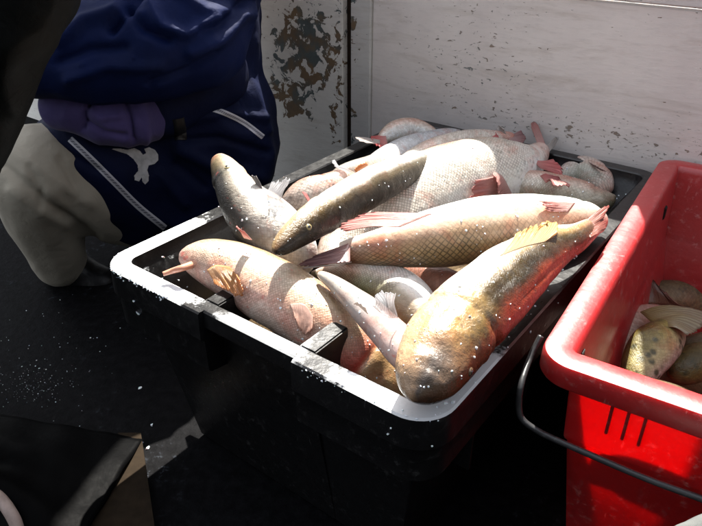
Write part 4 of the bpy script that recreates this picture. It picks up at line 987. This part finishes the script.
# ------------------------------------------------------------------ ice: chips and drops caught on rims, fish and deck
m_ice, t_, b_ = mat('ice_chip'); b_.inputs['Base Color'].default_value = (.80, .84, .88, 1); b_.inputs['Roughness'].default_value = .25; b_.inputs['Subsurface Weight'].default_value = .2; b_.inputs['Subsurface Scale'].default_value = .004
FISHB = [n for n in BV if n.startswith('body')]
for o in list(bpy.data.objects):
    if o.type == 'MESH' and o.parent in (crate, tub) and o.name.startswith(('body', 'inner_tab', 'rib')): register(o)
register(deck)
CRB = [crate_body.name] + [o.name for o in crate.children if o.name.startswith('inner_tab')]
def chips(name, spots, label, m=m_ice, flat=.6, only=None):
    bm = bmesh.new()
    for (x, y, r) in spots:
        h = hit(x, y)
        if not h: continue
        if only:
            g = hit(x, y, only)
            if not g or abs(g[2] - h[2]) > .001: continue
        n = h[1] if h[1].dot(CAM - h[0]) > 0 else -h[1]
        q = n.to_track_quat('Z', 'Y').to_matrix().to_4x4()
        rs = r * random.uniform(.6, 1.4)
        geo = bmesh.ops.create_icosphere(bm, subdivisions=1, radius=rs, matrix=Matrix.Translation(h[0] + n * rs * .2) @ q @ Matrix.Rotation(random.random() * 6, 4, 'Z') @ Matrix.Diagonal((random.uniform(.6, 1.5), random.uniform(.6, 1.2), flat, 1)))
        for v in geo['verts']: v.co += Vector((random.uniform(-1, 1), random.uniform(-1, 1), random.uniform(-1, 1))) * rs * .3
    me = bpy.data.meshes.new(name); bm.to_mesh(me); bm.free(); o = link(name, me, m, None, False); tag(o, label, None, None, 'stuff'); return o
def seg_spots(a, b, n, w, r):
    return [(a[0] + (b[0] - a[0]) * t + random.gauss(0, w), a[1] + (b[1] - a[1]) * t + random.gauss(0, w), r * random.uniform(.4, 1.5)) for t in (random.random() for _ in range(n))]
rs = seg_spots((104, 262), (205, 208), 110, 3.0, .0013) + seg_spots((104, 262), (165, 295), 130, 3.0, .0012) + seg_spots((210, 205), (370, 128), 46, 4, .0012) + seg_spots((300, 368), (420, 421), 40, 2, .0008)
rs += seg_spots((430, 425), (640, 180), 60, 4, .0013) + seg_spots((170, 230), (180, 300), 14, 8, .0014)
rs += [(138, 313, .0028), (134, 301, .0018), (388, 434, .0022), (391, 428, .0018), (530, 332, .0025), (558, 303, .0018), (432, 446, .0015)]
chips('ice_crust', rs, 'ice crystals and frozen drops along the rims of the black crate', only=CRB)
fs = [(random.uniform(200, 600), random.uniform(130, 390), random.uniform(.0006, .0014)) for _ in range(420)]
chips('ice_crumbs', fs, 'small ice crumbs scattered over the heap of fish', only=FISHB)
ds = [(random.gauss(45, 40), random.gauss(370, 36), random.uniform(.0004, .0011)) for _ in range(110)] + [(random.gauss(32, 16), random.gauss(385, 10), random.uniform(.0003, .0006)) for _ in range(130)] + [(140, 388, .0035), (152, 425, .003), (148, 448, .003), (142, 443, .0025), (60, 300, .002)]
chips('floor_ice', ds, 'frosty flecks and ice chips scattered on the black deck', only=[deck.name])
